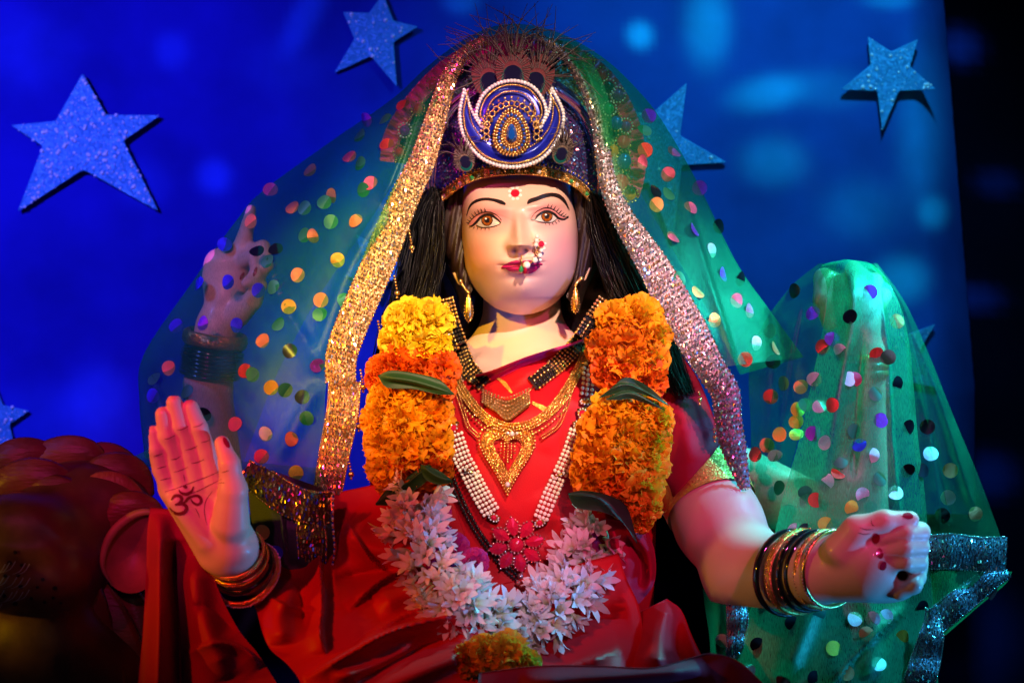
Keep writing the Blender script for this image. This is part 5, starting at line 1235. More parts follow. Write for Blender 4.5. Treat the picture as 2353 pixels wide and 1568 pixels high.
# peacock feathers
M_F1 = mat('feather_maroon', (.13, .012, .022), .5, sheen=.3, bump=.6, bscale=500, aniso=(8, 1, 1)); M_F2 = mat('feather_teal', (.004, .075, .07), .9, spec=.05); M_F3 = mat('feather_navy', (.006, .006, .03), .9, spec=.05); M_F0 = mat('feather_bronze', (.07, .035, .018), .5, sheen=.3, bump=.6, bscale=500)
M_BARB = mat('feather_barb', (.03, .008, .012), .4, sheen=.3)
def feather(x, y, r, tilt, yy, label, nb, L, sweep=.9, base_m=M_F1):
    f = empty('peacock_feather', W(x, y, yy)); f.parent = crown; up = np.array([math.sin(tilt), 0, math.cos(tilt)]); c = W(x, y, yy); kids = []
    for rr_, mt, dz, nm in ((1.0, base_m, 0, 'vane'), (.56, M_F2, -.0008, 'eye_ring'), (.46, M_F3, -.0014, 'eye_core')):
        mb = MB(); disc(mb, c + np.array([0, dz, 0]) - up * px(r * (.45 if rr_ < .9 else 0) - (r * .12 if rr_ < .5 else 0)) , (0, -1, 0), px(r * rr_ * (.86 if rr_ > .9 else 1)), 22, .0006, ry=px(r * rr_ * 1.2), up=up); kids.append(mb.build(nm, mt, f))
    mb = MB(); rg = np.random.default_rng(int(x))
    for a in np.linspace(-2.3, 2.3, 34):      # ribs of the vane
        a2 = tilt + a + rg.normal(0, .03); q0 = np.array([x, y]) + r * .45 * np.array([math.sin(a2), -math.cos(a2)]); q1 = np.array([x, y]) + r * rg.uniform(.95, 1.2) * np.array([math.sin(a2) * .88, -math.cos(a2) * 1.15])
        P = resample(np.array([q0, q1]), 4); V, F = tube(W(P[:, 0], P[:, 1], yy - .0012), .0005, 4, False); mb.add(V, F)
    for i in range(nb):
        a = tilt + rg.normal(0, sweep * .5); b = rg.uniform(.2, 1.05); ln = L * rg.uniform(.55, 1.15); s0 = np.array([x + r * .9 * math.sin(a), y - r * .9 * math.cos(a)])
        cu = rg.normal(0, .9) + .6 * np.sign(a - tilt); pts = [s0, s0 + ln * .5 * np.array([math.sin(a + .1 * cu), -math.cos(a + .1 * cu)]), s0 + ln * np.array([math.sin(a + .45 * cu), -math.cos(a + .45 * cu)])]
        P = spline(pts, 9); V, F = tube(W(P[:, 0], P[:, 1], yy + rg.uniform(-.012, .012) - np.linspace(0, .01, 9)), np.linspace(.0010, .0003, 9), 4, False); mb.add(V, F)
    mb.build('barbs', M_BARB, f)['kind'] = 'stuff'
    f['label'] = label
    return f
FE = [feather(1122, 176, 44, -.28, -.020, 'maroon peacock feather at the left of the crest top', 24, 120, 1.2), feather(1178, 160, 46, .0, -.026, 'maroon peacock feather in the middle of the crest top', 26, 120, 1.0), feather(1234, 176, 44, .38, -.020, 'maroon peacock feather at the right of the crest top', 30, 120, 1.1),
      feather(1066, 364, 26, -.35, -.052, 'small bronze peacock eye left of the crest', 16, 40, base_m=M_F0), feather(1293, 345, 27, .35, -.054, 'small bronze peacock eye right of the crest', 16, 42, base_m=M_F0)]

# ruffled halo with stones behind the cap
HP = spline([(893, 372), (900, 318), (930, 262), (975, 205), (1032, 152), (1105, 112), (1180, 98), (1262, 108), (1335, 136), (1392, 182), (1432, 245), (1458, 320), (1462, 392), (1448, 450)], 181); HN = nrm(np.stack([-np.gradient(HP[:, 1]), np.gradient(HP[:, 0])], 1))
V = []
for i in range(181):
    z = .016 * (1 if (i // 2) % 2 else -1)
    for t, dd in ((0, 0), (.5, .5), (1, 1)):
        q = HP[i] - HN[i] * (-20 + 40 * t) * (1 + .05 * (i % 2)); V.append(W(q[0], q[1], .10 + z * (1 - .8 * (1 - t)) * dd))
M_RUF = glitter('pink_foil_ruffle', (.90, .08, .36), .4, .25, 300, .5, .15)
mk('halo_ruffle', np.array(V), gridF(181, 3), M_RUF, crown, False)
V = []
for i in range(181):
    for t in (0, 1): q = HP[i] + HN[i] * (18 + 62 * t); V.append(W(q[0], q[1], .112 - .02 * t))
mk('halo_plate', np.array(V), gridF(181, 2), glitter('halo_foil', (.10, .20, .16), .4, .6, 420, .9, .8), crown)
mb = MB()
for d in (16, 72): beads(mb, Flat(.095), [tuple(p) for p in HP[::9]], 3.2, 6.5, .002, -d if False else d)
mb.build('halo_beads', mat('copper_bead', (.9, .5, .3), .25, .9), crown)['kind'] = 'stuff'
GEM = {'r': RUBY, 'b': SAPPH, 'y': mat('amber_stone', (.75, .30, .01), .1, .2, coat=1), 'g': EMERALD, 'v': mat('violet_stone', (.22, .02, .40), .1, .2, coat=1), 'k': mat('dark_stone', (.01, .015, .04), .1, coat=1)}
for (x, y, r, c) in [(1382, 172, 12, 'r'), (1398, 200, 13, 'k'), (1420, 218, 13, 'v'), (1400, 250, 12, 'g'), (1416, 282, 15, 'b'), (1438, 290, 12, 'v'), (1432, 326, 15, 'r'), (1408, 346, 14, 'y'), (1434, 370, 17, 'b'), (1426, 420, 19, 'r'), (1448, 446, 14, 'y'), (1424, 462, 14, 'b'), (1352, 140, 10, 'y'), (960, 250, 12, 'r'), (930, 300, 12, 'v'), (995, 195, 12, 'r'), (918, 350, 11, 'r'), (1050, 160, 10, 'b')]:
    mb = MB(); c0 = W(x, y, .085); disc(mb, c0, (0, -1, 0), px(r), 14, .007, ry=px(r * 1.1)); g = mb.build('stone', GEM[c], crown)
    mb = MB()
    for a in np.linspace(0, 6.283, 15)[:-1]: ball(mb, c0 + np.array([px(r + 4) * math.cos(a), -.001, px(r * 1.1 + 4) * math.sin(a)]), px(2.8), SPHL)
    mb.build('stone_beads', GOLDB if c in 'rby' else SILVER, g)['kind'] = 'stuff'
adopt(crown)
for f in FE:
    for c in f.children: c.matrix_parent_inverse = Matrix.Translation(-Vector(f.location))
# ------------------------------------------------------------------ veil and shawl
def veil_mat(name, col, dens, gloss=.10):
    m = bpy.data.materials.new(name); m.use_nodes = True; nt = m.node_tree; nt.nodes.remove(nt.nodes['Principled BSDF']); out = nt.nodes['Material Output']
    N = nt.nodes.new; L = nt.links.new
    d = N('ShaderNodeBsdfDiffuse'); d.inputs[0].default_value = (*col, 1); t = N('ShaderNodeBsdfTranslucent'); t.inputs[0].default_value = (*col, 1); g = N('ShaderNodeBsdfGlossy'); g.inputs[0].default_value = (.5, .9, .6, 1); g.inputs['Roughness'].default_value = .38
    a = N('ShaderNodeMixShader'); a.inputs[0].default_value = .5; L(d.outputs[0], a.inputs[1]); L(t.outputs[0], a.inputs[2])
    b = N('ShaderNodeMixShader'); b.inputs[0].default_value = gloss; L(a.outputs[0], b.inputs[1]); L(g.outputs[0], b.inputs[2])
    tr = N('ShaderNodeBsdfTransparent'); tr.inputs[0].default_value = (.70, .97, .76, 1)
    tc = N('ShaderNodeTexCoord'); mp = N('ShaderNodeMapping'); mp.inputs['Rotation'].default_value = (0, .6, 0); mp.inputs['Scale'].default_value = (1200, 200, 160); n = N('ShaderNodeTexNoise'); n.inputs['Scale'].default_value = 1; L(tc.outputs['Object'], mp.inputs[0]); L(mp.outputs[0], n.inputs['Vector'])
    n2 = N('ShaderNodeTexNoise'); n2.inputs['Scale'].default_value = 14; n2.inputs['Detail'].default_value = 4; L(tc.outputs['Object'], n2.inputs['Vector'])
    ml = N('ShaderNodeMath'); ml.operation = 'MULTIPLY'; L(n.outputs['Fac'], ml.inputs[0]); L(n2.outputs['Fac'], ml.inputs[1])
    mr = N('ShaderNodeMapRange'); mr.inputs['From Min'].default_value = .12; mr.inputs['From Max'].default_value = .42; mr.inputs['To Min'].default_value = dens * .55; mr.inputs['To Max'].default_value = min(1, dens * 1.55); L(ml.outputs[0], mr.inputs['Value'])
    bp = N('ShaderNodeBump'); bp.inputs['Strength'].default_value = .5; bp.inputs['Distance'].default_value = .001; L(n.outputs['Fac'], bp.inputs['Height']); L(bp.outputs[0], g.inputs['Normal'])
    x = N('ShaderNodeMixShader'); L(mr.outputs[0], x.inputs[0]); L(tr.outputs[0], x.inputs[1]); L(b.outputs[0], x.inputs[2]); L(x.outputs[0], out.inputs[0]); return m
M_VEIL = veil_mat('green_net', (0.012, 0.42, 0.17), .32, .08); M_VEIL_LIT = veil_mat('green_net_lit', (0.012, 0.60, 0.27), .60, .14)  # second net is a brighter copy, cyan light put into its colour

ST = np.array([
 (735, 1140, -.075, 332, 1052, .02, 560, 1060, .20), (745, 1000, -.060, 320, 920, .06, 600, 950, .22), (752, 870, -.050, 330, 815, .10, 640, 850, .24), (800, 720, -.038, 440, 650, .15, 720, 700, .26), (850, 610, -.032, 540, 510, .16, 800, 580, .26),
 (900, 500, -.028, 602, 440, .16, 880, 460, .26), (945, 400, -.022, 760, 325, .15, 950, 350, .26), (980, 310, -.012, 900, 228, .13, 1040, 240, .25), (1005, 235, 0, 985, 150, .12, 1100, 170, .23), (1045, 170, .02, 1060, 95, .11, 1140, 120, .21), (1110, 115, .04, 1130, 62, .10, 1170, 100, .2),
 (1190, 92, .05, 1200, 56, .10, 1200, 95, .2), (1270, 100, .04, 1290, 78, .10, 1240, 110, .2), (1325, 160, .02, 1388, 135, .11, 1290, 150, .21), (1372, 260, .0, 1472, 215, .12, 1350, 230, .23), (1398, 380, -.015, 1532, 295, .13, 1420, 350, .25), (1425, 490, -.024, 1605, 425, .13, 1480, 460, .25),
 (1500, 606, -.03, 1690, 600, .12, 1560, 600, .24), (1555, 700, -.038, 1770, 715, .11, 1640, 740, .24), (1635, 845, -.05, 1846, 820, .10, 1700, 860, .22)], float)
nt_ = 170; SP = spline(ST, nt_)
def bez(t, a, b): return a * (1 - t) + b * t
us = np.r_[np.linspace(0, 1, 44), 1 + np.linspace(0.06, 1, 16)]
VX = np.zeros((nt_, len(us))); VY = VX.copy(); VD = VX.copy()
for j, u in enumerate(us):
    if u <= 1:
        e = u; VX[:, j] = bez(e, SP[:, 0], SP[:, 3]); VY[:, j] = bez(e, SP[:, 1], SP[:, 4]); VD[:, j] = bez(e ** 1.5, SP[:, 2], SP[:, 5]) - .012 * math.sin(math.pi * e)
    else:
        e = u - 1; VX[:, j] = bez(e, SP[:, 3], SP[:, 6]); VY[:, j] = bez(e, SP[:, 4], SP[:, 7]); VD[:, j] = bez(e ** .6, SP[:, 5], SP[:, 8])
fv = folds(VX, VY, [('s', [(604, 560), (650, 680), (700, 770), (748, 850)], .016, 22), ('r', [(700, 380), (560, 640), (470, 900)], .006, 30), ('s', [(345, 830), (370, 920), (380, 1010)], .012, 16), ('r', [(880, 480), (790, 650), (720, 850)], .010, 16), ('r', [(640, 1050), (690, 960), (730, 880)], .008, 14), ('v', [(520, 860), (560, 960), (640, 1040)], .006, 12), ('s', [(980, 200), (930, 340), (880, 470)], .014, 22),
    ('s', [(1500, 280), (1580, 480), (1650, 700), (1700, 860)], .020, 22), ('r', [(1330, 120), (1385, 230), (1400, 350)], .010, 16), ('r', [(1440, 480), (1560, 640), (1660, 830)], .010, 14)])
VD = VD - fv * (us[None] <= 1) - wrinkle(VX, VY, .004, 55, 21) * np.clip(us * 3, 0, 1)[None]
veil = empty('head_veil', W(740, 1140, -.06), 'sheer green sequined veil draped from crown over the pointing hand', 'veil')
VV = W(VX.ravel(), VY.ravel(), VD.ravel()); VF = gridF(nt_, len(us)); mk('net', VV, VF, M_VEIL, veil)
nfront = 44; idx = np.arange(nt_ * len(us)).reshape(nt_, -1)[:, :nfront]; SKV = Skin().add(VV[idx.ravel()], gridF(nt_, nfront))

def sheet3(name, left, right, dl, dr, bulge, fl, mt, par, nu=60, nv=80, wr=(.004, 50, 3)):
    A = spline(left, nv); B = spline(right, nv); u = np.linspace(0, 1, nu); v = np.linspace(0, 1, nv)
    X = A[:, None, 0] + (B[:, None, 0] - A[:, None, 0]) * u; Y = A[:, None, 1] + (B[:, None, 1] - A[:, None, 1]) * u
    dL = np.interp(v, np.linspace(0, 1, len(dl)), dl)[:, None]; dR = np.interp(v, np.linspace(0, 1, len(dr)), dr)[:, None]
    Yd = dL + (dR - dL) * u[None] - bulge * np.sin(np.pi * u)[None] - folds(X, Y, fl) - wrinkle(X, Y, *wr)
    V = W(X.ravel(), Y.ravel(), Yd.ravel()); F = gridF(nv, nu); o = mk(name, V, F, mt, par); return o, V, F
def ribbon(name, pts, hw, d, par, base, tin, lift=.004, twist=0.0, cell=7.0, edge=True):
    """trim band: woven strip, bead edges and rows of tiny sequins"""
    n = 90; P = spline(pts, n); hw = np.interp(np.linspace(0, 1, n), np.linspace(0, 1, len(hw)), hw); dd = np.interp(np.linspace(0, 1, n), np.linspace(0, 1, len(d)), d) - lift
    T = nrm(np.gradient(P, axis=0)); N_ = np.stack([-T[:, 1], T[:, 0]], 1); wob = .0025 * np.sin(np.linspace(0, 14, n)); V = []
    def at(i, s): q = P[i] + N_[i] * hw[i] * s; return W(q[0], q[1], dd[i] + twist * s + wob[i] - .004 * (1 - s * s))
    for i in range(n):
        for s in np.linspace(-1, 1, 7): V.append(at(i, s))
    o = mk(name, np.array(V), gridF(n, 7), base, par)
    L = np.sum(np.linalg.norm(np.diff(P, axis=0), axis=1)); rows = int(L / cell); mb = MB(); rg = np.random.default_rng(int(pts[0][0] + pts[0][1]))
    for r in range(rows):
        i = min(n - 1, int((r + .5) / rows * n)); k = max(2, int(hw[i] * 2 / cell))
        for c in range(k):
            s = -0.86 + 1.72 * (c + .5) / k; p = at(i, s) + np.array([rg.normal(0, px(1.2)), -.0015, rg.normal(0, px(1.2))]); nn = nrm(np.array([0, -1., 0]) + rg.normal(0, .42, 3)); t = nrm(np.cross(nn, np.array([rg.normal(0, .3), 0, 1]))); u = np.cross(nn, t); w, h = px(cell * .22), px(cell * .46)
            mb.add([p + t * w + u * h, p - t * w + u * h, p - t * w - u * h, p + t * w - u * h], [(0, 1, 2, 3)], int(rg.choice(len(tin), p=None)))
    q = mb.build('trim_sequins', tin, o, False); q['kind'] = 'stuff'
    if edge:
        mb = MB()
        for s in (-1, 1):
            for r in range(int(L / 6)): i = min(n - 1, int(r / (L / 6) * n)); ball(mb, at(i, s), px(2.6) * np.array([1, 1, 1.3]), SPHL, int(rg.integers(0, len(tin))))
        mb.build('trim_beads', tin, o)['kind'] = 'stuff'
    return o, at
TG = [mat('sequin_gold', (1., .72, .30), .2, .9), mat('sequin_pale', (1., .88, .70), .16, .9), mat('sequin_bronze', (.7, .40, .14), .25, .9), mat('sequin_clear', (.75, .80, 1.), .14, .9)]
TS = [mat('sequin_silver', (.92, .92, .98), .16, .9), mat('sequin_rose', (1., .55, .55), .2, .9), mat('sequin_aqua', (.35, .8, .95), .2, .9), mat('sequin_bronze', (1, 1, 1)), mat('sequin_pale', (1, 1, 1))]
TB = [mat('sequin_silver', (1, 1, 1)), mat('sequin_aqua', (1, 1, 1)), mat('sequin_ice', (.65, .9, 1.), .16, .9)]
TO = [mat('sequin_olive', (.75, .65, .12), .25, .85), mat('sequin_gold', (1, 1, 1)), mat('sequin_blue', (.1, .15, .9), .25, .8), mat('sequin_bronze', (1, 1, 1))]
M_TRIM = glitter('gold_tissue', (.40, .26, .12), .4, .75, 800, .7, .2); M_TRIMS = glitter('silver_tissue', (.26, .22, .26), .4, .75, 800, .7, .3); M_TRIMB = glitter('blue_silver_tissue', (.25, .42, .52), .4, .75, 800, .7, .2); M_TRIMO = glitter('dark_gold_tissue', (.08, .07, .02), .5, .5, 800, .7, .2)
_, atL = ribbon('trim_ribbon', [(1115, 92), (1068, 122), (1034, 172), (1000, 276), (970, 370), (925, 464), (868, 606), (790, 794), (782, 880)], [12, 18, 24, 30, 34, 37, 37, 37, 34], [.04, .02, .0, -.012, -.022, -.028, -.034, -.045, -.05], veil, M_TRIM, TG)
ribbon('trim_ribbon', [(792, 874), (786, 950), (768, 1040), (752, 1132)], [36, 36, 34, 32], [-.056, -.058, -.066, -.078], veil, M_TRIM, [TG[0], TS[1], TG[2], TG[3]])
_, atR = ribbon('trim_ribbon', [(1235, 88), (1290, 120), (1340, 190), (1376, 290), (1392, 400), (1424, 488), (1498, 606), (1550, 700), (1632, 845), (1666, 900), (1672, 962), (1688, 1039), (1712, 1122)], [10, 12, 15, 18, 20, 26, 34, 40, 42, 34, 32, 29, 12], [.05, .03, .0, -.006, -.016, -.026, -.032, -.04, -.052, -.056, -.058, -.056, -.05], veil, M_TRIMS, TS)
def tassel(x, y, d, n=5, big=7):
    mb = MB()
    for i in range(n): ball(mb, W(x + i * 1.2, y + i * 7, d), px(3.2), SPHL)
    ball(mb, W(x + n * 1.2, y + n * 7 + 4, d), px(big), SPH); ball(mb, W(x + n * 1.2, y + n * 7 + 14, d), px(3.2), SPHL); mb.build('bead_tassel', GOLDB, veil)
for x, y, d in ((940, 530, -.034), (906, 634, -.038), (868, 738, -.046), (828, 850, -.055), (818, 940, -.06), (800, 1050, -.07), (1522, 770, -.05), (1605, 900, -.06), (1640, 985, -.062)): tassel(x, y, d, 5 if x < 1000 else 2, 7 if x < 1000 else 5)

sheet3('fold_net', [(1286, 92), (1328, 160), (1362, 240), (1388, 335)], [(1325, 98), (1376, 170), (1402, 250), (1408, 335)], [.05, .0, -.02, -.03], [.06, .01, -.012, -.025], .006, [('r', [(1310, 110), (1355, 180), (1392, 330)], .006, 7), ('v', [(1300, 95), (1350, 200), (1380, 300)], .004, 5)], M_VEIL, veil, 26, 60, (.004, 14, 6))
# gathered end of the veil beside the palm
YG = -.135
sheet3('gathered_net', [(572, 1062), (570, 1120), (575, 1180), (590, 1240), (625, 1290), (680, 1312)], [(740, 1120), (752, 1160), (762, 1200), (768, 1240), (765, 1280), (755, 1305)], [YG + .02, YG, YG], [YG + .01, YG - .01, YG], .02, [('s', [(640, 1100), (650, 1200), (660, 1300)], .014, 20), ('r', [(720, 1140), (735, 1220), (740, 1300)], .01, 14)], mat('dark_green_net', (.006, .045, .022), .5, sheen=.3, bump=.3, bscale=400), veil, 40, 40)
ribbon('trim_ribbon', [(560, 1080), (610, 1112), (660, 1146), (710, 1164), (764, 1165)], [26, 34, 36, 36, 34], [YG - .005, YG - .02, YG - .03, YG - .03, YG - .012], veil, M_TRIMO, TO, cell=8)
ribbon('trim_ribbon', [(712, 1196), (716, 1240), (718, 1298)], [32, 33, 30], [YG - .022, YG - .024, YG - .012], veil, M_TRIMO, TO, cell=8)
mb = MB(); P = spline([(766, 1130), (764, 1200), (768, 1260), (760, 1320), (760, 1345)], 44)
for i, p in enumerate(P): ball(mb, W(p[0], p[1], YG - .018), px(3.0 if i < 36 or i % 3 else 6), SPHL, i % 3)
mb.build('bead_string', [SILVER, GOLDB, SAPPH], veil)['kind'] = 'stuff'
sheet3('hem_net', [(250, 1062), (300, 1050), (345, 1030)], [(300, 1075), (345, 1072), (420, 1078)], [.0, .0, .0], [-.05, -.05, -.05], .0, [], M_VEIL_LIT, veil, 12, 14)
sheet3('gathered_net', [(330, 1040), (335, 1060), (340, 1085)], [(740, 1075), (745, 1105), (745, 1135)], [.02, .0, -.02], [-.09, -.10, -.11], .03, [('s', [(400, 1080), (560, 1075), (700, 1110)], .02, 14)], M_VEIL, veil, 60, 16, (.01, 40, 4))

# shawl over the raised right hand
shawl = empty('hand_shawl', W(2000, 1600, .0), 'bright green sequined shawl hanging over the raised right hand', 'shawl')
S1 = sheet3('net', [(1938, 596), (1884, 612), (1898, 650), (1896, 720), (1868, 860), (1838, 1000), (1796, 1150), (1762, 1300), (1706, 1450), (1665, 1640)], [(1950, 596), (2008, 610), (2054, 672), (2084, 760), (2098, 880), (2108, 1000), (2124, 1130), (2134, 1260), (2146, 1420), (2160, 1640)], [.17, .08, .04, .03, .03, .02, .02, .0, -.02, -.04], [.17, .09, .07, .06, .05, .04, .03, .02, .0, -.02], .045,
    [('r', [(1950, 600), (1955, 720), (1925, 900), (1890, 1100)], .012, 18), ('s', [(2020, 640), (2040, 800), (2050, 1000), (2070, 1200)], .016, 20), ('v', [(1985, 760), (1970, 900), (1960, 1100)], .010, 14), ('r', [(1900, 1300), (1850, 1430), (1800, 1560)], .014, 26), ('s', [(2090, 1390), (1990, 1480), (1900, 1580)], .012, 24), ('r', [(1980, 1350), (2010, 1450), (1990, 1560)], .010, 24)], M_VEIL_LIT, shawl, 70, 110)
S2 = sheet3('net', [(2000, 606), (2062, 690), (2080, 800), (2090, 950), (2110, 1100), (2125, 1240)], [(2014, 604), (2076, 690), (2128, 800), (2188, 950), (2250, 1100), (2300, 1236)], [.11, .09, .08, .07, .06, .05], [.11, .10, .10, .09, .08, .07], .01, [('s', [(2075, 720), (2120, 900), (2150, 1100), (2160, 1220)], .014, 16), ('r', [(2100, 760), (2170, 950), (2240, 1180)], .010, 12), ('v', [(2110, 900), (2150, 1050), (2190, 1200)], .008, 10)], M_VEIL, shawl, 44, 80)
S3 = sheet3('net', [(1880, 606), (1815, 660), (1745, 760), (1720, 860), (1725, 1000), (1720, 1150), (1735, 1200)], [(1925, 602), (1900, 680), (1885, 780), (1862, 900), (1830, 1020), (1800, 1140), (1790, 1220)], [.11, .12, .13, .13, .13, .12, .12], [.09, .06, .06, .06, .06, .06, .06], .0, [('s', [(1840, 700), (1810, 850), (1790, 1000), (1770, 1150)], .014, 18), ('v', [(1780, 800), (1770, 950), (1760, 1100)], .010, 12)], M_VEIL, shawl, 40, 80)
S4 = sheet3('net', [(2135, 1310), (2140, 1360), (2145, 1400), (2160, 1450)], [(2325, 1312), (2310, 1340), (2250, 1390), (2172, 1458)], [.03, .03, .03, .03], [.06, .06, .05, .04], .01, [], M_VEIL_LIT, shawl, 30, 24)
S5 = sheet3('net', [(1612, 1330), (1620, 1400), (1630, 1470), (1640, 1640)], [(1700, 1330), (1740, 1400), (1745, 1480), (1760, 1640)], [.05, .05, .04, .03], [.03, .02, .0, -.02], .0, [('r', [(1650, 1340), (1650, 1450), (1660, 1560)], .01, 14)], M_VEIL, shawl, 24, 40)
ribbon('trim_ribbon', [(2120, 1270), (2180, 1266), (2240, 1272), (2312, 1275)], [38, 40, 38, 42], [.03, .03, .045, .055], shawl, M_TRIMB, TB)
ribbon('trim_ribbon', [(2150, 1425), (2210, 1378), (2262, 1340), (2318, 1316)], [30, 30, 26, 10], [.028, .035, .045, .055], shawl, M_TRIMB, TB)
ribbon('trim_ribbon', [(2138, 1395), (2142, 1440), (2130, 1500), (2108, 1580)], [12, 28, 34, 36], [-.015, -.02, -.025, -.03], shawl, M_TRIMB, TB)
ribbon('trim_ribbon', [(1690, 1375), (1694, 1420), (1692, 1470), (1682, 1510)], [22, 24, 22, 16], [.0, -.005, -.01, -.01], shawl, M_TRIMB, TB)
SKS = Skin()
for s_ in (S1, S2, S3, S4, S5): SKS.add(s_[1], s_[2])

# sequins, one object each
mb = MB(); k = 20; th = np.linspace(0, 2 * np.pi, k, endpoint=False); V = np.vstack([np.stack([np.cos(th), np.sin(th), -.10 * np.cos(2 * th) - .05], 1), np.stack([.55 * np.cos(th), .55 * np.sin(th), -.03 * np.cos(2 * th)], 1), [[0, 0, .03]]])
SEQ = mkmesh('sequin', V, [(i, (i + 1) % k, k + (i + 1) % k, k + i) for i in range(k)] + [(k + i, k + (i + 1) % k, 2 * k) for i in range(k)])
def seqmat(name, c): return mat(name, c, .34, .75, bump=.5, bscale=420, aniso=(1, 1, .15), var=.45, vscale=110)
SQ = {'o': seqmat('sequin_copper', (1., .42, .16)), 'y': seqmat('sequin_yellow', (1., .66, .08)), 'p': seqmat('sequin_pink', (1., .16, .30)), 'v': seqmat('sequin_violet', (.30, .06, .75)), 'b': seqmat('sequin_royal', (.03, .05, .75)), 's': seqmat('sequin_mirror', (.72, .85, .95)), 'g': mat('sequin_green_back', (.02, .22, .12), .5, .3), 'k': mat('sequin_dark', (.012, .03, .05), .3, .6), 'r': seqmat('sequin_red', (1., .12, .08))}
SEQ.materials.append(SQ['o'])
def sequin(sk, par, x, y, c, r=17.5, tilt=.25, default=None):
    p, n = sk.hit(x, y, 9)
    if p[1] > 5: return
    o = bpy.data.objects.new('sequin', SEQ); COL.objects.link(o); o.parent = par; o.material_slots[0].link = 'OBJECT'; o.material_slots[0].material = SQ[c]
    n2 = nrm(n * np.array([.5, 1, .5]) + np.array([random.gauss(0, tilt), 0, random.gauss(0, tilt)])); orient(o, p + n2 * .0015, n2, random.uniform(0, 6.28), px(r) * (1 + p[1] / D))
for x, y, c in [(713, 392, 'o'), (672, 477, 'o'), (763, 449, 'o'), (803, 361, 'p'), (851, 421, 'p'), (817, 508, 'o'), (720, 541, 'o'), (776, 597, 'y'), (684, 632, 'o'), (737, 689, 'o'), (604, 782, 'o'), (563, 852, 'r'), (388, 845, 'o'), (621, 436, 'p'), (842, 275, 'v'), (828, 376, 'g'), (663, 704, 'y'), (666, 806, 'k'), (623, 890, 'y'), (728, 838, 'v'), (352, 908, 'b'), (694, 912, 'k'), (668, 1008, 'o'), (540, 974, 'p'), (610, 995, 's'), (405, 748, 'b'), (467, 742, 'v'), (544, 747, 'b'), (457, 652, 'b'), (524, 648, 'b'), (594, 667, 'b'), (590, 577, 'k'), (516, 562, 'b'), (577, 508, 'o'), (633, 573, 'k'), (827, 312, 'g'), (888, 332, 'r'), (926, 242, 'r'), (628, 660, 'g'), (600, 1048, 'p'), (680, 1085, 'y'), (885, 275, 'g'), (758, 870, 'k'), (470, 950, 'k'), (355, 870, 'g'), (640, 745, 'g'), (735, 722, 'g'), (655, 895, 'g'), (705, 960, 'g'), (700, 540, 'g'), (835, 436, 'g'), (700, 478, 'g'), (745, 465, 'g'), (615, 600, 'g'), (760, 510, 'g'), (790, 690, 'g'), (580, 860, 'g'), (430, 900, 'g'),
                (1490, 266, 'v'), (1548, 350, 'p'), (1607, 432, 'v'), (1534, 400, 'p'), (1586, 478, 'p'), (1508, 470, 'o'), (1594, 528, 'v'), (1634, 575, 's'), (1660, 630, 'v'), (1692, 690, 'p'), (1720, 713, 'p'), (1736, 788, 's'), (1780, 800, 'o'), (1546, 546, 'p'), (1602, 672, 'o'), (1650, 520, 'k'), (1690, 845, 'y'), (1535, 446, 'g'), (1505, 440, 'k'), (1475, 372, 'p'), (1482, 345, 'r'), (1640, 735, 'o'), (1712, 825, 'o'), (1480, 300, 'g'), (1560, 640, 'g'), (1700, 640, 'k'), (1730, 620, 'g')]:
    sequin(SKV, veil, x, y, c)
for x, y, c in [(632, 1270, 'b'), (602, 1222, 'o'), (688, 1175, 'y')]: sequin(Flat(YG - .028), veil, x, y, c, 18)
for x, y, c in [(1867, 720, 'v'), (1998, 671, 'v'), (1953, 727, 'k'), (1889, 796, 'r'), (1911, 778, 'v'), (2013, 813, 'r'), (1962, 871, 'p'), (1912, 930, 'r'), (1883, 934, 's'), (2023, 965, 'v'), (1974, 1022, 'b'), (1867, 995, 'v'), (1895, 1016, 's'), (2003, 1045, 's'), (1925, 1086, 'r'), (1902, 1104, 's'), (1873, 1148, 'r'), (2057, 1132, 's'), (2060, 738, 'o'), (2086, 980, 'k'), (2130, 980, 'k'), (2085, 1080, 'k'), (2117, 1080, 'k'), (2138, 1042, 's'), (2183, 1080, 'o'), (2240, 1180, 'o'), (2165, 1183, 'k'), (2178, 1142, 's'), (1963, 1421, 's'), (2035, 1415, 's'), (1914, 1488, 'y'), (2072, 1462, 'y'), (2018, 1524, 's'), (1870, 1556, 'k'), (1740, 1480, 'k'), (2117, 1394, 'k'), (1791, 997, 'y'), (1770, 910, 'r'), (1832, 940, 'y'), (1829, 968, 'y'), (1830, 998, 'y'), (1840, 888, 'o'), (1762, 1022, 'o'), (1735, 1043, 'r'), (1780, 1045, 's'), (1825, 668, 'k'), (1870, 870, 's'), (1950, 870, 's'), (1955, 1165, 'y'), (1895, 1202, 'y'), (1825, 1218, 's'), (1850, 1218, 'k'), (1930, 805, 's'), (2040, 820, 'g'), (2060, 880, 'k'), (2020, 1100, 'g'), (1960, 990, 'g'), (1930, 1060, 'g'), (1980, 1135, 's'), (1820, 1430, 'k'), (1880, 1410, 'g'), (1800, 1560, 'k'), (2005, 1420, 's'), (1990, 1455, 'o'), (1945, 1545, 'o'), (2280, 1360, 's'), (2235, 1420, 's'), (1660, 1470, 's'), (1720, 1540, 's'), (1760, 1380, 'g'), (1740, 730, 'g'), (1775, 830, 'k'), (1800, 880, 'g'), (1770, 760, 'g'), (1770, 690, 'k'), (1850, 1130, 'g'), (1790, 1120, 'g'), (2010, 905, 'g'), (1850, 930, 'g')]:
    sequin(SKS, shawl, x, y, c)
adopt(veil); adopt(shawl)
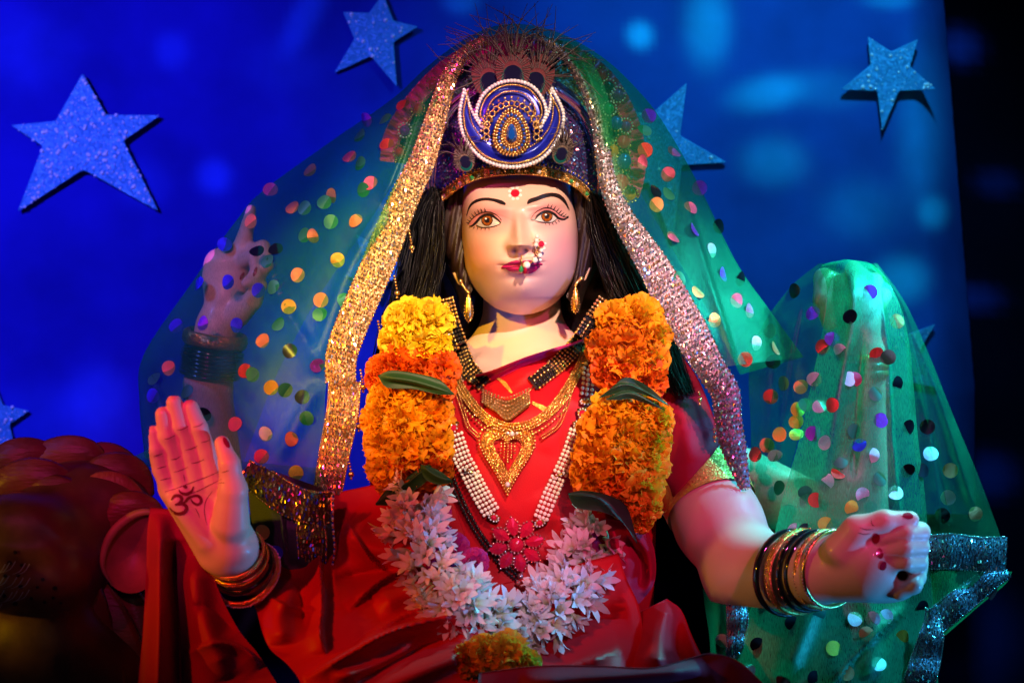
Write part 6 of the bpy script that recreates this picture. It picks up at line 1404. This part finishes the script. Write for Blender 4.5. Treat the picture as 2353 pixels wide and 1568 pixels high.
# ------------------------------------------------------------------ the lion beside her
lion = empty('lion_statue', W(120, 1640, -.25), 'brown lion statue head with carved mane at lower left', 'statue')
YL = -.16
def lion_fn(P):
    d = sd_ell(P, W(95, 1290, YL), (px(150), px(130), px(150)))
    d = smin(d, sd_ell(P, W(110, 1330, YL - .075), (px(85), px(70), px(72))), .03)
    d = smin(d, sd_ell(P, W(-5, 1335, YL - .10), (px(80), px(70), px(62))), .02)
    d = smin(d, sd_ell(P, W(30, 1200, YL - .055), (px(120), px(80), px(60))), .03)
    d = smin(d, sd_ell(P, W(95, 1470, YL - .045), (px(120), px(90), px(90))), .03)
    d = smin(d, sd_ell(P, W(150, 1560, YL + .0), (px(190), px(120), px(140))), .04)
    d = smin(d, sd_ell(P, W(190, 1160, YL + .05), (px(150), px(110), px(100))), .03)
    return d
LV, LF = surfnet(lion_fn, W(-90, 1660, YL - .17), W(400, 1030, YL + .14), .006, 3)
def biggest(V, F):
    lab = np.arange(len(V))
    while True:
        m = lab[F].min(1); new = lab.copy()
        for k in range(4): np.minimum.at(new, F[:, k], m)
        new = new[new]
        if (new == lab).all(): break
        lab = new
    v, c = np.unique(lab[F[:, 0]], return_counts=True); F = F[lab[F[:, 0]] == v[c.argmax()]]
    use = np.unique(F); mp = -np.ones(len(V), int); mp[use] = np.arange(len(use)); return V[use], mp[F]
LV, LF = biggest(LV, LF)
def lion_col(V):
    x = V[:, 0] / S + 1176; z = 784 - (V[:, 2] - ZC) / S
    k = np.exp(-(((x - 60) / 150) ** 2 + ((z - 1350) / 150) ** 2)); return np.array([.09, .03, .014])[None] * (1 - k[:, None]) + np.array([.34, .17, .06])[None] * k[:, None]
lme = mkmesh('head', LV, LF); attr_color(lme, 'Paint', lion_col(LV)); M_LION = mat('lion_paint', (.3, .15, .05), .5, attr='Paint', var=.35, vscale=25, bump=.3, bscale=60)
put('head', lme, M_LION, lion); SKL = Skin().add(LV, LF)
M_MANE = mat('mane_paint', (.16, .040, .022), .45, var=.5, vscale=18, bump=.7, bscale=60, aniso=(1, 1, 4)); M_MANE2 = mat('mane_paint_light', (.26, .09, .03), .5, var=.5, vscale=18, bump=.7, bscale=60, aniso=(4, 1, 1))
def lock(pts, w, mt, flat=.5):
    P = spline(np.array(pts, float), 22); q = W(P[:, 0], P[:, 1], P[:, 2]); t = np.linspace(0, 1, 22); R = px(w) * (np.sin(np.pi * (t * .86 + .10)) ** .7) + .0008; n = 16
    V, F = tube(q, R, n); V = V.reshape(22, n, 3); th = np.linspace(0, 2 * np.pi, n, endpoint=False)
    V = q[:, None] + (V - q[:, None]) * (1 + .10 * np.cos(th * 5 + 1))[None, :, None]; V[..., 1] = q[:, None, 1] + (V[..., 1] - q[:, None, 1]) * flat
    mk('mane_lock', V.reshape(-1, 3), F, mt, lion)
y0 = YL + .06
for pts, w, m_ in [
    ([(-40, 1120, y0), (20, 1062, y0 - .01), (90, 1050, y0), (150, 1085, y0 + .01)], 42, M_MANE), ([(50, 1130, y0), (110, 1060, y0), (190, 1042, y0), (250, 1075, y0 + .01)], 40, M_MANE), ([(160, 1110, y0 - .01), (220, 1062, y0 + .01), (280, 1075, y0 + .02), (320, 1130, y0 + .03)], 40, M_MANE),
    ([(180, 1150, y0 - .03), (240, 1095, y0 - .02), (300, 1092, y0 - .01), (345, 1140, y0)], 44, M_MANE), ([(150, 1230, y0 - .05), (190, 1150, y0 - .05), (260, 1120, y0 - .04), (330, 1150, y0 - .03)], 42, M_MANE2), ([(-40, 1170, y0 - .04), (40, 1110, y0 - .05), (120, 1105, y0 - .05), (180, 1150, y0 - .04)], 44, M_MANE), ([(60, 1180, y0 - .06), (110, 1130, y0 - .06), (170, 1150, y0 - .06), (190, 1210, y0 - .05)], 34, M_MANE),
    ([(230, 1210, y0 - .06), (280, 1165, y0 - .06), (340, 1170, y0 - .05), (380, 1210, y0 - .04)], 30, M_MANE), ([(-40, 1230, y0 - .07), (10, 1170, y0 - .08), (80, 1165, y0 - .08), (130, 1200, y0 - .07)], 30, M_MANE),
    ([(180, 1290, y0 - .07), (200, 1400, y0 - .08), (225, 1500, y0 - .08), (230, 1600, y0 - .07)], 42, M_MANE), ([(230, 1350, y0 - .06), (265, 1440, y0 - .07), (295, 1530, y0 - .07), (300, 1630, y0 - .06)], 42, M_MANE), ([(280, 1330, y0 - .04), (310, 1420, y0 - .04), (330, 1520, y0 - .04), (340, 1630, y0 - .03)], 36, M_MANE), ([(150, 1400, y0 - .09), (165, 1480, y0 - .10), (170, 1560, y0 - .10), (150, 1650, y0 - .09)], 38, M_MANE2), ([(215, 1480, y0 - .09), (250, 1540, y0 - .10), (262, 1600, y0 - .10), (265, 1660, y0 - .09)], 32, M_MANE2), ([(60, 1520, y0 - .11), (70, 1570, y0 - .12), (60, 1620, y0 - .12), (40, 1670, y0 - .11)], 44, M_MANE2)]:
    lock(pts, w, m_)
# ear: a cupped shell, pale pink inside
def ear_ring(pts, y, depth, mt, name, scale=1.0):
    P = spline(pts + pts[:1], 49)[:-1]; c = P.mean(0); V = []; m = 7
    for i in range(m):
        t = i / (m - 1)
        for p in P: q = c + (p - c) * (1 - t) * scale; V.append(W(q[0], q[1], y + depth * math.sin(t * math.pi / 2)))
    return mk(name, np.array(V), gridF(m, 48, True), mt, lion)
E = [(236, 1300), (246, 1245), (275, 1205), (320, 1178), (362, 1182), (385, 1230), (375, 1300), (345, 1345), (300, 1362), (258, 1345)]
ear_ring(E, YL - .035, .03, mat('ear_inner_paint', (.30, .11, .07), .5, var=.3, vscale=25), 'ear')
P = spline([E[9]] + E[:6], 50); V, F = tube(W(P[:, 0], P[:, 1], YL - .034), px(10) * np.sin(np.linspace(.15, 2.9, 50)), 8, False); mk('ear_rim', V, F, mat('ear_rim_paint', (.26, .15, .07), .5, var=.3, vscale=25), lion)
mb = MB()
for x, y, r in [(35, 1268, 5), (22, 1292, 6), (50, 1297, 5), (42, 1320, 5), (12, 1322, 5), (48, 1347, 6), (98, 1330, 5), (86, 1348, 4), (126, 1350, 6), (122, 1372, 4), (72, 1374, 4), (35, 1386, 6), (10, 1368, 5), (102, 1382, 4), (140, 1384, 3)]:
    V, F = spotpaint(SKL, x, y, r, r * .9, .001, 10, 0, YL - .1); mb.add(V, F)
mb.build('whisker_spots', mat('black_paint', (.012, .008, .008), .5), lion)['kind'] = 'stuff'
mb = MB()
for i in range(16):
    x = 8 + (i % 5) * 16 + random.uniform(-5, 5); y = 1290 + (i // 5) * 32 + random.uniform(-5, 5); V, F = stroke(SKL, [(x, y), (x - 12, y + 18), (x - 30, y + 26)], [1.2, .9, .2], .0012, 8, YL - .1); mb.add(V, F)
mb.build('whisker_strokes', mat('pale_paint', (.55, .50, .52), .5), lion)['kind'] = 'stuff'
adopt(lion)
adopt(idol)
